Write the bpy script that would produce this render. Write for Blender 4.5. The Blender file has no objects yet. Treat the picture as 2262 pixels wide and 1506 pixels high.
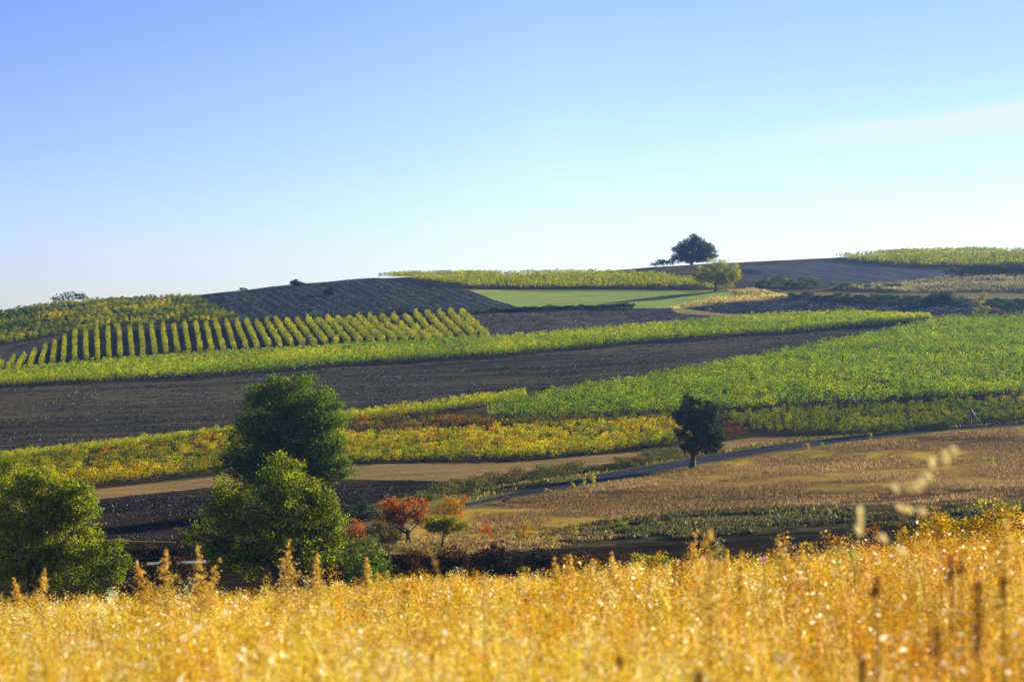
import bpy, math, random
import numpy as np
from mathutils import Vector
from mathutils.geometry import delaunay_2d_cdt

S = bpy.context.scene
COL = S.collection
rng = np.random.default_rng(7)
random.seed(7)
R = math.radians

# ------------------------------------------------------------------ camera
F = 4221.0            # focal length in photograph pixels (2262 wide)
CU, CV = 1131.0, 753.0
cam = bpy.data.cameras.new('camera')
cam.sensor_width = 36.0
cam.lens = 36.0 * F / 2262.0
cam.clip_start = 0.2
cam.clip_end = 6000
cam.dof.use_dof = True
cam.dof.focus_distance = 260.0
cam.dof.aperture_fstop = 2.6
co = bpy.data.objects.new('camera', cam)
COL.objects.link(co)
co.location = (0, 0, 0)
co.rotation_euler = (R(90), 0, 0)
S.camera = co

# ------------------------------------------------------------------ sky, sun, exposure
SUN_AZ, SUN_EL = 60.0, 19.0        # degrees clockwise from the view direction, and above the horizon
W = bpy.data.worlds.new('World')
S.world = W
W.use_nodes = True
nt = W.node_tree
bg = nt.nodes['Background']
sky = nt.nodes.new('ShaderNodeTexSky')
sky.sky_type = 'NISHITA'
sky.sun_disc = False
sky.sun_elevation = R(SUN_EL)
sky.sun_rotation = R(SUN_AZ)
sky.altitude = 200
sky.air_density = 1.0
sky.dust_density = 0.6
sky.ozone_density = 2.5
hs = nt.nodes.new('ShaderNodeHueSaturation')
hs.inputs['Saturation'].default_value = 1.05
nt.links.new(sky.outputs[0], hs.inputs['Color'])
# the air of that evening: paler and bluer near the horizon, periwinkle higher up
tcw = nt.nodes.new('ShaderNodeTexCoord')
sep = nt.nodes.new('ShaderNodeSeparateXYZ')
nt.links.new(tcw.outputs['Generated'], sep.inputs[0])
ramp = nt.nodes.new('ShaderNodeValToRGB')
ramp.color_ramp.elements[0].position = 0.02
ramp.color_ramp.elements[0].color = (0.66, 0.66, 0.78, 1)
ramp.color_ramp.elements[1].position = 0.19
ramp.color_ramp.elements[1].color = (0.50, 0.49, 0.80, 1)
e3 = ramp.color_ramp.elements.new(0.55)
e3.color = (0.30, 0.31, 0.36, 1)
nt.links.new(sep.outputs[2], ramp.inputs[0])
mul = nt.nodes.new('ShaderNodeMix'); mul.data_type = 'RGBA'; mul.blend_type = 'MULTIPLY'; mul.inputs[0].default_value = 1
nt.links.new(hs.outputs[0], mul.inputs[6]); nt.links.new(ramp.outputs[0], mul.inputs[7])
rx = nt.nodes.new('ShaderNodeValToRGB')      # deeper violet-blue away from the sun
rx.color_ramp.elements[0].position = 0.0; rx.color_ramp.elements[0].color = (0.72, 0.74, 1.0, 1)
rx.color_ramp.elements[1].position = 0.55; rx.color_ramp.elements[1].color = (0.97, 0.97, 1.0, 1)
ex = rx.color_ramp.elements.new(1.0); ex.color = (0.80, 0.84, 0.92, 1)
mrx = nt.nodes.new('ShaderNodeMapRange'); mrx.inputs[1].default_value = -0.30; mrx.inputs[2].default_value = 0.28
nt.links.new(sep.outputs[0], mrx.inputs[0]); nt.links.new(mrx.outputs[0], rx.inputs[0])
mux = nt.nodes.new('ShaderNodeMix'); mux.data_type = 'RGBA'; mux.blend_type = 'MULTIPLY'
mrz = nt.nodes.new('ShaderNodeMapRange'); mrz.inputs[1].default_value = -0.05; mrz.inputs[2].default_value = 0.10
nt.links.new(sep.outputs[2], mrz.inputs[0]); nt.links.new(mrz.outputs[0], mux.inputs[0])
nt.links.new(mul.outputs[2], mux.inputs[6]); nt.links.new(rx.outputs[0], mux.inputs[7])
# a thin veil of cirrus low on the right, with a crisp upper edge rising to the right


def wmath(op, a, b):
    n = nt.nodes.new('ShaderNodeMath'); n.operation = op
    for i, q in enumerate((a, b)):
        if isinstance(q, (int, float)):
            n.inputs[i].default_value = q
        else:
            nt.links.new(q, n.inputs[i])
    return n.outputs[0]


cmap = nt.nodes.new('ShaderNodeMapping'); cmap.inputs['Rotation'].default_value = (0, R(5), 0); cmap.inputs['Scale'].default_value = (6, 6, 60)
nt.links.new(tcw.outputs['Generated'], cmap.inputs[0])
cn = nt.nodes.new('ShaderNodeTexNoise'); cn.inputs['Scale'].default_value = 1.2; cn.inputs['Detail'].default_value = 5
nt.links.new(cmap.outputs[0], cn.inputs[0])
edge = wmath('ADD', wmath('MULTIPLY', sep.outputs[0], 0.105), wmath('ADD', wmath('MULTIPLY', cn.outputs[0], 0.012), 0.089))
dd = wmath('SUBTRACT', edge, sep.outputs[2])
m1 = nt.nodes.new('ShaderNodeMapRange'); m1.interpolation_type = 'SMOOTHSTEP'; m1.inputs[1].default_value = -0.003; m1.inputs[2].default_value = 0.005
m2 = nt.nodes.new('ShaderNodeMapRange'); m2.interpolation_type = 'SMOOTHSTEP'; m2.inputs[1].default_value = 0.030; m2.inputs[2].default_value = 0.002
m3 = nt.nodes.new('ShaderNodeMapRange'); m3.interpolation_type = 'SMOOTHSTEP'; m3.inputs[1].default_value = 0.03; m3.inputs[2].default_value = 0.26
nt.links.new(dd, m1.inputs[0]); nt.links.new(dd, m2.inputs[0]); nt.links.new(sep.outputs[0], m3.inputs[0])
veil = wmath('MULTIPLY', wmath('MULTIPLY', m1.outputs[0], m2.outputs[0]), wmath('MULTIPLY', m3.outputs[0], 0.62))
cl = nt.nodes.new('ShaderNodeMix'); cl.data_type = 'RGBA'; cl.inputs[7].default_value = (2.9, 3.0, 3.1, 1)
nt.links.new(veil, cl.inputs[0]); nt.links.new(mux.outputs[2], cl.inputs[6])
nt.links.new(cl.outputs[2], bg.inputs[0])
bg.inputs[1].default_value = 0.15

sl = bpy.data.lights.new('sun', 'SUN')
sl.energy = 5.0
sl.angle = R(0.5)
sl.color = (1.0, 0.90, 0.70)
so = bpy.data.objects.new('sun', sl)
COL.objects.link(so)
sdir = Vector((math.sin(R(SUN_AZ)) * math.cos(R(SUN_EL)), math.cos(R(SUN_AZ)) * math.cos(R(SUN_EL)), math.sin(R(SUN_EL))))
so.rotation_euler = sdir.to_track_quat('Z', 'Y').to_euler()
so.location = sdir * 300

S.view_settings.view_transform = 'Standard'
S.view_settings.look = 'None'
S.view_settings.gamma = 1
S.view_settings.exposure = 1.1
S.render.engine = 'CYCLES'
S.cycles.max_bounces = 6
S.cycles.diffuse_bounces = 3
S.cycles.glossy_bounces = 2
S.cycles.transmission_bounces = 4
S.cycles.volume_bounces = 0
S.cycles.use_adaptive_sampling = True
S.cycles.adaptive_threshold = 0.02
S.cycles.time_limit = 900


# ------------------------------------------------------------------ terrain function
def pchip(xs, ys):
    xs = np.array(xs, float); ys = np.array(ys, float)
    h = np.diff(xs); d = np.diff(ys) / h
    m = np.zeros_like(ys)
    m[0], m[-1] = d[0], d[-1]
    for i in range(1, len(xs) - 1):
        if d[i - 1] * d[i] > 0:
            w1, w2 = 2 * h[i] + h[i - 1], h[i] + 2 * h[i - 1]
            m[i] = (w1 + w2) / (w1 / d[i - 1] + w2 / d[i])

    def f(x):
        x = np.clip(np.asarray(x, float), xs[0], xs[-1])
        i = np.clip(np.searchsorted(xs, x) - 1, 0, len(h) - 1)
        t = (x - xs[i]) / h[i]
        return ((2 * t**3 - 3 * t**2 + 1) * ys[i] + (t**3 - 2 * t**2 + t) * h[i] * m[i]
                + (-2 * t**3 + 3 * t**2) * ys[i + 1] + (t**3 - t**2) * h[i] * m[i + 1])
    return f


prof = pchip([-100, 0, 4, 10, 20, 30, 42, 60, 100, 130, 150, 200, 240, 280, 310, 350, 420, 480, 540, 600, 650, 690, 720, 780, 1000, 1600],
             [-1.3, -1.5, -1.62, -2.32, -3.42, -4.55, -6.2, -9.4, -16.4, -18.6, -18.9, -18.8, -18.3, -16.9, -14.5, -10.6, -4.8, 1.2, 8.6, 16.2, 22.8, 26.5, 27.0, 24.0, 5.0, -8.0])


def smooth(x, a, b):
    t = np.clip((np.asarray(x, float) - a) / (b - a), 0, 1)
    return t * t * (3 - 2 * t)


def base_z(x, Y):
    x = np.asarray(x, float); Y = np.asarray(Y, float)
    z = prof(Y) + 0.055 * 400 * np.tanh(x / 400) * smooth(Y, 2, 20)
    k = smooth(Y, 120, 180)
    z = z + k * (0.16 * np.sin(x / 9.0 + 1.3) * np.sin(Y / 13.0) + 0.10 * np.sin(x / 4.1 + Y / 6.3))
    return z


CREST = np.array([(-1500, 820), (-300, 735), (0, 692), (100, 677), (200, 668), (330, 658), (430, 656), (530, 641), (640, 629), (750, 620), (830, 613),
                  (900, 611), (1000, 610), (1131, 609), (1290, 603), (1450, 589), (1560, 582), (1700, 576), (1850, 569), (1950, 563),
                  (2050, 559), (2262, 557), (2600, 552), (3800, 540)], float)
_u = np.arange(-1500, 3801, 50.0)
_Y = np.arange(560, 800, 2.0)
_pc = []
for u in _u:
    for it in range(1):
        zz = base_z((u - CU) / F * _Y, _Y)
        _pc.append((CV - zz / _Y * F).min())
_ccv = np.interp(_u, CREST[:, 0], CREST[:, 1]) - np.array(_pc)
for _ in range(3):
    _ccv = np.convolve(np.pad(_ccv, 1, mode='edge'), [.25, .5, .25], mode='valid')


def height(x, Y):
    x = np.asarray(x, float); Y = np.asarray(Y, float)
    u = CU + x * F / np.maximum(Y, 60)
    c = np.interp(u, _u, _ccv)
    return base_z(x, Y) - c * np.maximum(Y, 60) / F * smooth(Y, 400, 660)


_MY = np.concatenate([np.arange(146, 430, 0.4), np.arange(430, 760, 0.8)])


def hit(u, v):
    """world point on the far ground seen at photograph pixel u, v"""
    x = (u - CU) / F * _MY
    z = height(x, _MY)
    pv = CV - z / _MY * F
    below = np.nonzero(pv <= v)[0]
    if len(below) == 0:
        i = int(np.argmin(pv))
        Y = _MY[i] + 6
    else:
        i = below[0]
        if i == 0:
            Y = _MY[0]
        else:
            a, b = pv[i - 1], pv[i]
            Y = _MY[i - 1] + (_MY[i] - _MY[i - 1]) * (a - v) / max(a - b, 1e-6)
    X = (u - CU) / F * Y
    return np.array([X, Y, float(height(X, Y))])


def densify(poly, step=22.0, closed=True):
    out = []
    n = len(poly)
    for i in range(n if closed else n - 1):
        a, b = np.array(poly[i], float), np.array(poly[(i + 1) % n], float)
        k = max(1, int(np.hypot(*(b - a)) / step))
        for j in range(k):
            out.append(tuple(a + (b - a) * j / k))
    if not closed:
        out.append(tuple(poly[-1]))
    return out


def vnoise(x, y, seed=0):
    x = np.asarray(x, float); y = np.asarray(y, float)
    xi = np.floor(x).astype(np.int64); yi = np.floor(y).astype(np.int64)
    fx = x - xi; fy = y - yi
    fx = fx * fx * (3 - 2 * fx); fy = fy * fy * (3 - 2 * fy)

    def hsh(a, b):
        n = (a * 374761393 + b * 668265263 + seed * 1442695041) & 0x7fffffff
        n = ((n ^ (n >> 13)) * 1274126177) & 0x7fffffff
        return ((n ^ (n >> 16)) & 0xffff) / 65535.0
    return (hsh(xi, yi) * (1 - fx) + hsh(xi + 1, yi) * fx) * (1 - fy) + (hsh(xi, yi + 1) * (1 - fx) + hsh(xi + 1, yi + 1) * fx) * fy


# ------------------------------------------------------------------ materials
def new_mat(name):
    m = bpy.data.materials.new(name)
    m.use_nodes = True
    t = m.node_tree
    t.nodes.clear()
    out = t.nodes.new('ShaderNodeOutputMaterial')
    return m, t, out


def leaf_material(name, trans=0.45, gloss=0.05, rough=0.45, sat=1.12):
    m, t, out = new_mat(name)
    N, L = t.nodes.new, t.links.new
    at = N('ShaderNodeVertexColor'); at.layer_name = 'col'
    d = N('ShaderNodeBsdfDiffuse'); tr = N('ShaderNodeBsdfTranslucent'); g = N('ShaderNodeBsdfGlossy')
    g.inputs['Roughness'].default_value = rough
    g.inputs['Color'].default_value = (1, 1, 1, 1)
    L(at.outputs[0], d.inputs[0])
    hsn = N('ShaderNodeHueSaturation'); hsn.inputs['Saturation'].default_value = sat; hsn.inputs['Value'].default_value = 1.25
    L(at.outputs[0], hsn.inputs['Color']); L(hsn.outputs[0], tr.inputs[0])
    mx = N('ShaderNodeMixShader'); mx.inputs[0].default_value = trans
    L(d.outputs[0], mx.inputs[1]); L(tr.outputs[0], mx.inputs[2])
    m2 = N('ShaderNodeMixShader'); m2.inputs[0].default_value = gloss
    L(mx.outputs[0], m2.inputs[1]); L(g.outputs[0], m2.inputs[2])
    L(m2.outputs[0], out.inputs[0])
    return m


LEAF = leaf_material('vine_leaf', 0.5, 0.0, sat=1.2)
TREE_LEAF = leaf_material('tree_leaf', 0.45, 0.012, 0.5)
STRAW = leaf_material('straw', 0.5, 0.0, sat=1.0)


def bark_material():
    m, t, out = new_mat('bark')
    N, L = t.nodes.new, t.links.new
    tc = N('ShaderNodeTexCoord'); mp = N('ShaderNodeMapping'); mp.inputs['Scale'].default_value = (6, 6, 1.2)
    L(tc.outputs['Object'], mp.inputs[0])
    n = N('ShaderNodeTexNoise'); n.inputs['Scale'].default_value = 2.0; n.inputs['Detail'].default_value = 6
    L(mp.outputs[0], n.inputs[0])
    r = N('ShaderNodeValToRGB'); r.color_ramp.elements[0].color = (0.03, 0.022, 0.016, 1); r.color_ramp.elements[1].color = (0.14, 0.11, 0.08, 1)
    L(n.outputs[0], r.inputs[0])
    b = N('ShaderNodeBsdfPrincipled'); b.inputs['Roughness'].default_value = 0.9
    L(r.outputs[0], b.inputs[0])
    bp = N('ShaderNodeBump'); bp.inputs['Strength'].default_value = 0.5; bp.inputs['Distance'].default_value = 0.05
    L(n.outputs[0], bp.inputs['Height']); L(bp.outputs[0], b.inputs['Normal'])
    L(b.outputs[0], out.inputs[0])
    return m


BARK = bark_material()


def plain(name, c, rough=0.6, metal=0.0):
    m, t, out = new_mat(name)
    b = t.nodes.new('ShaderNodeBsdfPrincipled')
    n = t.nodes.new('ShaderNodeTexNoise'); n.inputs['Scale'].default_value = 7
    mx = t.nodes.new('ShaderNodeMix'); mx.data_type = 'RGBA'
    mx.inputs[6].default_value = (*[v * 0.8 for v in c], 1); mx.inputs[7].default_value = (*[min(1, v * 1.15) for v in c], 1)
    t.links.new(n.outputs[0], mx.inputs[0]); t.links.new(mx.outputs[2], b.inputs[0])
    b.inputs['Roughness'].default_value = rough; b.inputs['Metallic'].default_value = metal
    t.links.new(b.outputs[0], out.inputs[0])
    return m


def ground_material(name, dark, mid, light, angle=0.0, stretch=6.0, fine=1.2, broad=0.05, furrow=0.0, fscale=0.5, bump=0.6, bdist=0.25,
                    specks=0.0, speck_col=(0.5, 0.46, 0.4), patch=None, patch_amt=0.5, cracks=0.0):
    """soil or turf: fine clod noise + broad streaks along a direction + optional furrow lines, pale glint specks, pale patches"""
    m, t, out = new_mat(name)
    N, L = t.nodes.new, t.links.new
    tc = N('ShaderNodeTexCoord')
    rot = N('ShaderNodeMapping'); rot.inputs['Rotation'].default_value = (0, 0, R(angle))
    L(tc.outputs['Object'], rot.inputs[0])
    st = N('ShaderNodeMapping'); st.inputs['Scale'].default_value = (1.0 / stretch, 1, 1)
    L(rot.outputs[0], st.inputs[0])
    nb = N('ShaderNodeTexNoise'); nb.inputs['Scale'].default_value = broad * 4; nb.inputs['Detail'].default_value = 7; nb.inputs['Roughness'].default_value = 0.65
    L(st.outputs[0], nb.inputs[0])
    nf = N('ShaderNodeTexNoise'); nf.inputs['Scale'].default_value = fine; nf.inputs['Detail'].default_value = 5; nf.inputs['Roughness'].default_value = 0.75
    L(rot.outputs[0], nf.inputs[0])
    add = N('ShaderNodeMath'); add.operation = 'MULTIPLY_ADD'; add.inputs[1].default_value = 0.55
    L(nf.outputs[0], add.inputs[0])
    sc = N('ShaderNodeMath'); sc.operation = 'MULTIPLY'; sc.inputs[1].default_value = 0.5
    L(nb.outputs[0], sc.inputs[0]); L(sc.outputs[0], add.inputs[2])
    hgt = add.outputs[0]
    if furrow > 0:
        wv = N('ShaderNodeTexWave'); wv.wave_type = 'BANDS'; wv.bands_direction = 'Y'
        wv.inputs['Scale'].default_value = fscale; wv.inputs['Distortion'].default_value = 1.2; wv.inputs['Detail'].default_value = 3
        wv.inputs['Detail Scale'].default_value = 0.4
        L(rot.outputs[0], wv.inputs[0])
        ad2 = N('ShaderNodeMath'); ad2.operation = 'MULTIPLY_ADD'; ad2.inputs[1].default_value = furrow
        L(wv.outputs[1], ad2.inputs[0]); L(hgt, ad2.inputs[2])
        sub = N('ShaderNodeMath'); sub.operation = 'SUBTRACT'; sub.inputs[1].default_value = furrow * 0.5
        L(ad2.outputs[0], sub.inputs[0])
        hgt = sub.outputs[0]
    rp = N('ShaderNodeValToRGB')
    e = rp.color_ramp.elements
    e[0].position = 0.36; e[0].color = (*dark, 1)
    e[1].position = 0.68; e[1].color = (*light, 1)
    k = e.new(0.52); k.color = (*mid, 1)
    L(hgt, rp.inputs[0])
    col = rp.outputs[0]
    if patch:
        np_ = N('ShaderNodeTexNoise'); np_.inputs['Scale'].default_value = 0.035; np_.inputs['Detail'].default_value = 5
        mp2 = N('ShaderNodeMapping'); mp2.inputs['Scale'].default_value = (0.35, 1, 1); mp2.inputs['Location'].default_value = (17, 5, 0)
        L(rot.outputs[0], mp2.inputs[0]); L(mp2.outputs[0], np_.inputs[0])
        pr = N('ShaderNodeValToRGB'); pr.color_ramp.elements[0].position = 0.5; pr.color_ramp.elements[1].position = 0.62
        pr.color_ramp.elements[0].color = (0, 0, 0, 1); pr.color_ramp.elements[1].color = (patch_amt,) * 3 + (1,)
        L(np_.outputs[0], pr.inputs[0])
        mx = N('ShaderNodeMix'); mx.data_type = 'RGBA'; mx.inputs[7].default_value = (*patch, 1)
        L(pr.outputs[0], mx.inputs[0]); L(col, mx.inputs[6])
        col = mx.outputs[2]
    if cracks > 0:
        vo = N('ShaderNodeTexNoise'); vo.inputs['Scale'].default_value = 0.06; vo.inputs['Detail'].default_value = 3
        mpc = N('ShaderNodeMapping'); mpc.inputs['Scale'].default_value = (2.2, 0.16, 1); mpc.inputs['Location'].default_value = (3, 41, 0)
        L(tc.outputs['Object'], mpc.inputs[0]); L(mpc.outputs[0], vo.inputs[0])
        ab = N('ShaderNodeMath'); ab.operation = 'SUBTRACT'; ab.inputs[1].default_value = 0.5; L(vo.outputs[0], ab.inputs[0])
        a2 = N('ShaderNodeMath'); a2.operation = 'ABSOLUTE'; L(ab.outputs[0], a2.inputs[0])
        cr = N('ShaderNodeValToRGB'); cr.color_ramp.elements[0].position = 0.002; cr.color_ramp.elements[1].position = 0.011
        cr.color_ramp.elements[0].color = (cracks,) * 3 + (1,); cr.color_ramp.elements[1].color = (0, 0, 0, 1)
        L(a2.outputs[0], cr.inputs[0])
        mxc = N('ShaderNodeMix'); mxc.data_type = 'RGBA'; mxc.inputs[7].default_value = (*[v * 0.5 for v in dark], 1)
        L(cr.outputs[0], mxc.inputs[0]); L(col, mxc.inputs[6]); col = mxc.outputs[2]
    if specks > 0:
        vs = N('ShaderNodeTexVoronoi'); vs.inputs['Scale'].default_value = 1.1
        ms = N('ShaderNodeMapping'); ms.inputs['Scale'].default_value = (1, 0.45, 1)
        L(tc.outputs['Object'], ms.inputs[0]); L(ms.outputs[0], vs.inputs[0])
        sep = N('ShaderNodeSeparateColor'); L(vs.outputs['Color'], sep.inputs[0])
        gt = N('ShaderNodeMath'); gt.operation = 'GREATER_THAN'; gt.inputs[1].default_value = 1 - specks
        L(sep.outputs[0], gt.inputs[0])
        lt = N('ShaderNodeMath'); lt.operation = 'LESS_THAN'; lt.inputs[1].default_value = 0.24; L(vs.outputs['Distance'], lt.inputs[0])
        mu = N('ShaderNodeMath'); mu.operation = 'MULTIPLY'; L(gt.outputs[0], mu.inputs[0]); L(lt.outputs[0], mu.inputs[1])
        mxs = N('ShaderNodeMix'); mxs.data_type = 'RGBA'; mxs.inputs[7].default_value = (*speck_col, 1)
        L(mu.outputs[0], mxs.inputs[0]); L(col, mxs.inputs[6]); col = mxs.outputs[2]
    b = N('ShaderNodeBsdfPrincipled'); b.inputs['Roughness'].default_value = 0.95
    b.inputs['Specular IOR Level'].default_value = 0.0
    L(col, b.inputs[0])
    bp = N('ShaderNodeBump'); bp.inputs['Strength'].default_value = bump; bp.inputs['Distance'].default_value = bdist
    L(hgt, bp.inputs['Height']); L(bp.outputs[0], b.inputs['Normal'])
    L(b.outputs[0], out.inputs[0])
    return m


GM = {
    'dry': ground_material('dry_turf', (0.06, 0.04, 0.018), (0.13, 0.085, 0.035), (0.24, 0.17, 0.07), 5, 5, 0.9, 0.06, bump=0.8, bdist=0.3),
    'gold': ground_material('gold_turf', (0.25, 0.15, 0.04), (0.42, 0.27, 0.07), (0.55, 0.38, 0.12), 0, 3, 3.0, 0.3, bump=0.5, bdist=0.1),
    'soil_main': ground_material('dark_soil', (0.013, 0.012, 0.008), (0.048, 0.045, 0.029), (0.16, 0.14, 0.08), 8, 22, 1.8, 0.05, furrow=0.06, fscale=0.10,
                                 bump=1.0, bdist=0.35, specks=0.0, patch=(0.12, 0.10, 0.055), patch_amt=0.65, cracks=0.3),
    'soil_hill_haze': ground_material('haze_tinted_hill_soil', (0.014, 0.021, 0.022), (0.040, 0.053, 0.052), (0.10, 0.118, 0.095), 75, 14, 1.1, 0.05, furrow=0.12, fscale=0.09,
                                 bump=1.0, bdist=0.35, specks=0.0, patch=(0.05, 0.06, 0.035), patch_amt=0.4),  # blue-green of the hazy distance is mixed into this soil colour
    'soil_grey': ground_material('grey_soil', (0.03, 0.028, 0.02), (0.085, 0.078, 0.058), (0.18, 0.16, 0.115), 75, 5, 1.4, 0.05, bump=1.0, bdist=0.3, cracks=0.9, specks=0.0),
    'soil_low': ground_material('low_soil', (0.005, 0.004, 0.004), (0.02, 0.016, 0.013), (0.075, 0.058, 0.042), 3, 9, 2.2, 0.06, furrow=0.10, fscale=0.35,
                                bump=1.0, bdist=0.25, specks=0.0, patch=(0.11, 0.068, 0.035), patch_amt=0.5),
    'soil_vine': ground_material('vineyard_soil', (0.025, 0.02, 0.01), (0.055, 0.045, 0.02), (0.11, 0.09, 0.04), 8, 8, 1.4, 0.05, bump=0.8, bdist=0.2),
    'grass_row': ground_material('vineyard_turf', (0.012, 0.018, 0.012), (0.03, 0.036, 0.02), (0.075, 0.07, 0.035), 85, 5, 1.4, 0.08, bump=0.8, bdist=0.2, patch=(0.10, 0.07, 0.035), patch_amt=0.4),
    'soil_slope_haze': ground_material('haze_tinted_slope', (0.035, 0.042, 0.05), (0.075, 0.085, 0.10), (0.14, 0.15, 0.16), 75, 8, 1.2, 0.06, furrow=0.08, fscale=0.09, bump=1.0, bdist=0.3),  # blue distance haze is put into this soil colour
    'rough': ground_material('rough_pasture', (0.03, 0.028, 0.02), (0.075, 0.066, 0.04), (0.17, 0.14, 0.07), 3, 10, 1.0, 0.06, bump=0.8, bdist=0.3),
    'dullgrass': ground_material('dull_grass', (0.08, 0.075, 0.035), (0.17, 0.15, 0.065), (0.32, 0.27, 0.11), 3, 14, 1.2, 0.08, bump=0.6, bdist=0.2),
    'meadow': ground_material('green_meadow', (0.15, 0.23, 0.035), (0.28, 0.37, 0.075), (0.46, 0.49, 0.14), 4, 10, 1.3, 0.10, furrow=0.12, fscale=0.16, bump=0.8, bdist=0.25, patch=(0.34, 0.36, 0.12), patch_amt=0.5),
    'stubble': ground_material('stubble', (0.13, 0.08, 0.03), (0.28, 0.18, 0.065), (0.42, 0.30, 0.12), 4, 14, 2.0, 0.14, furrow=0.10, fscale=0.22, bump=0.9, bdist=0.2),
    'pale': ground_material('pale_grass', (0.15, 0.12, 0.05), (0.34, 0.27, 0.10), (0.52, 0.43, 0.18), 12, 6, 1.4, 0.16, bump=0.7, bdist=0.25),
    'brown': ground_material('brown_meadow', (0.06, 0.035, 0.014), (0.14, 0.085, 0.032), (0.25, 0.16, 0.06), 4, 6, 1.3, 0.05, bump=1.0, bdist=0.4, patch=(0.55, 0.37, 0.06), patch_amt=0.8),
    'weeds': ground_material('weedy_ground', (0.02, 0.02, 0.009), (0.05, 0.048, 0.02), (0.12, 0.1, 0.04), 3, 6, 1.3, 0.07, bump=1.0, bdist=0.4),
    'verge': ground_material('grass_verge', (0.06, 0.06, 0.012), (0.15, 0.13, 0.03), (0.3, 0.22, 0.06), 10, 6, 1.6, 0.1, bump=0.8, bdist=0.25),
    'asphalt': ground_material('asphalt', (0.025, 0.027, 0.036), (0.045, 0.048, 0.062), (0.07, 0.073, 0.09), 20, 8, 3.0, 0.1, bump=0.25, bdist=0.02),
    'earth': ground_material('dark_earth_and_shade', (0.006, 0.005, 0.003), (0.02, 0.016, 0.009), (0.06, 0.045, 0.022), 3, 14, 2.0, 0.12, bump=0.6, bdist=0.1),  # track earth; also used for the shade painted at the valley foot
    'lane': ground_material('pale_lane', (0.16, 0.16, 0.16), (0.24, 0.24, 0.24), (0.32, 0.32, 0.31), 3, 8, 2.0, 0.1, bump=0.2, bdist=0.03),
}

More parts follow.
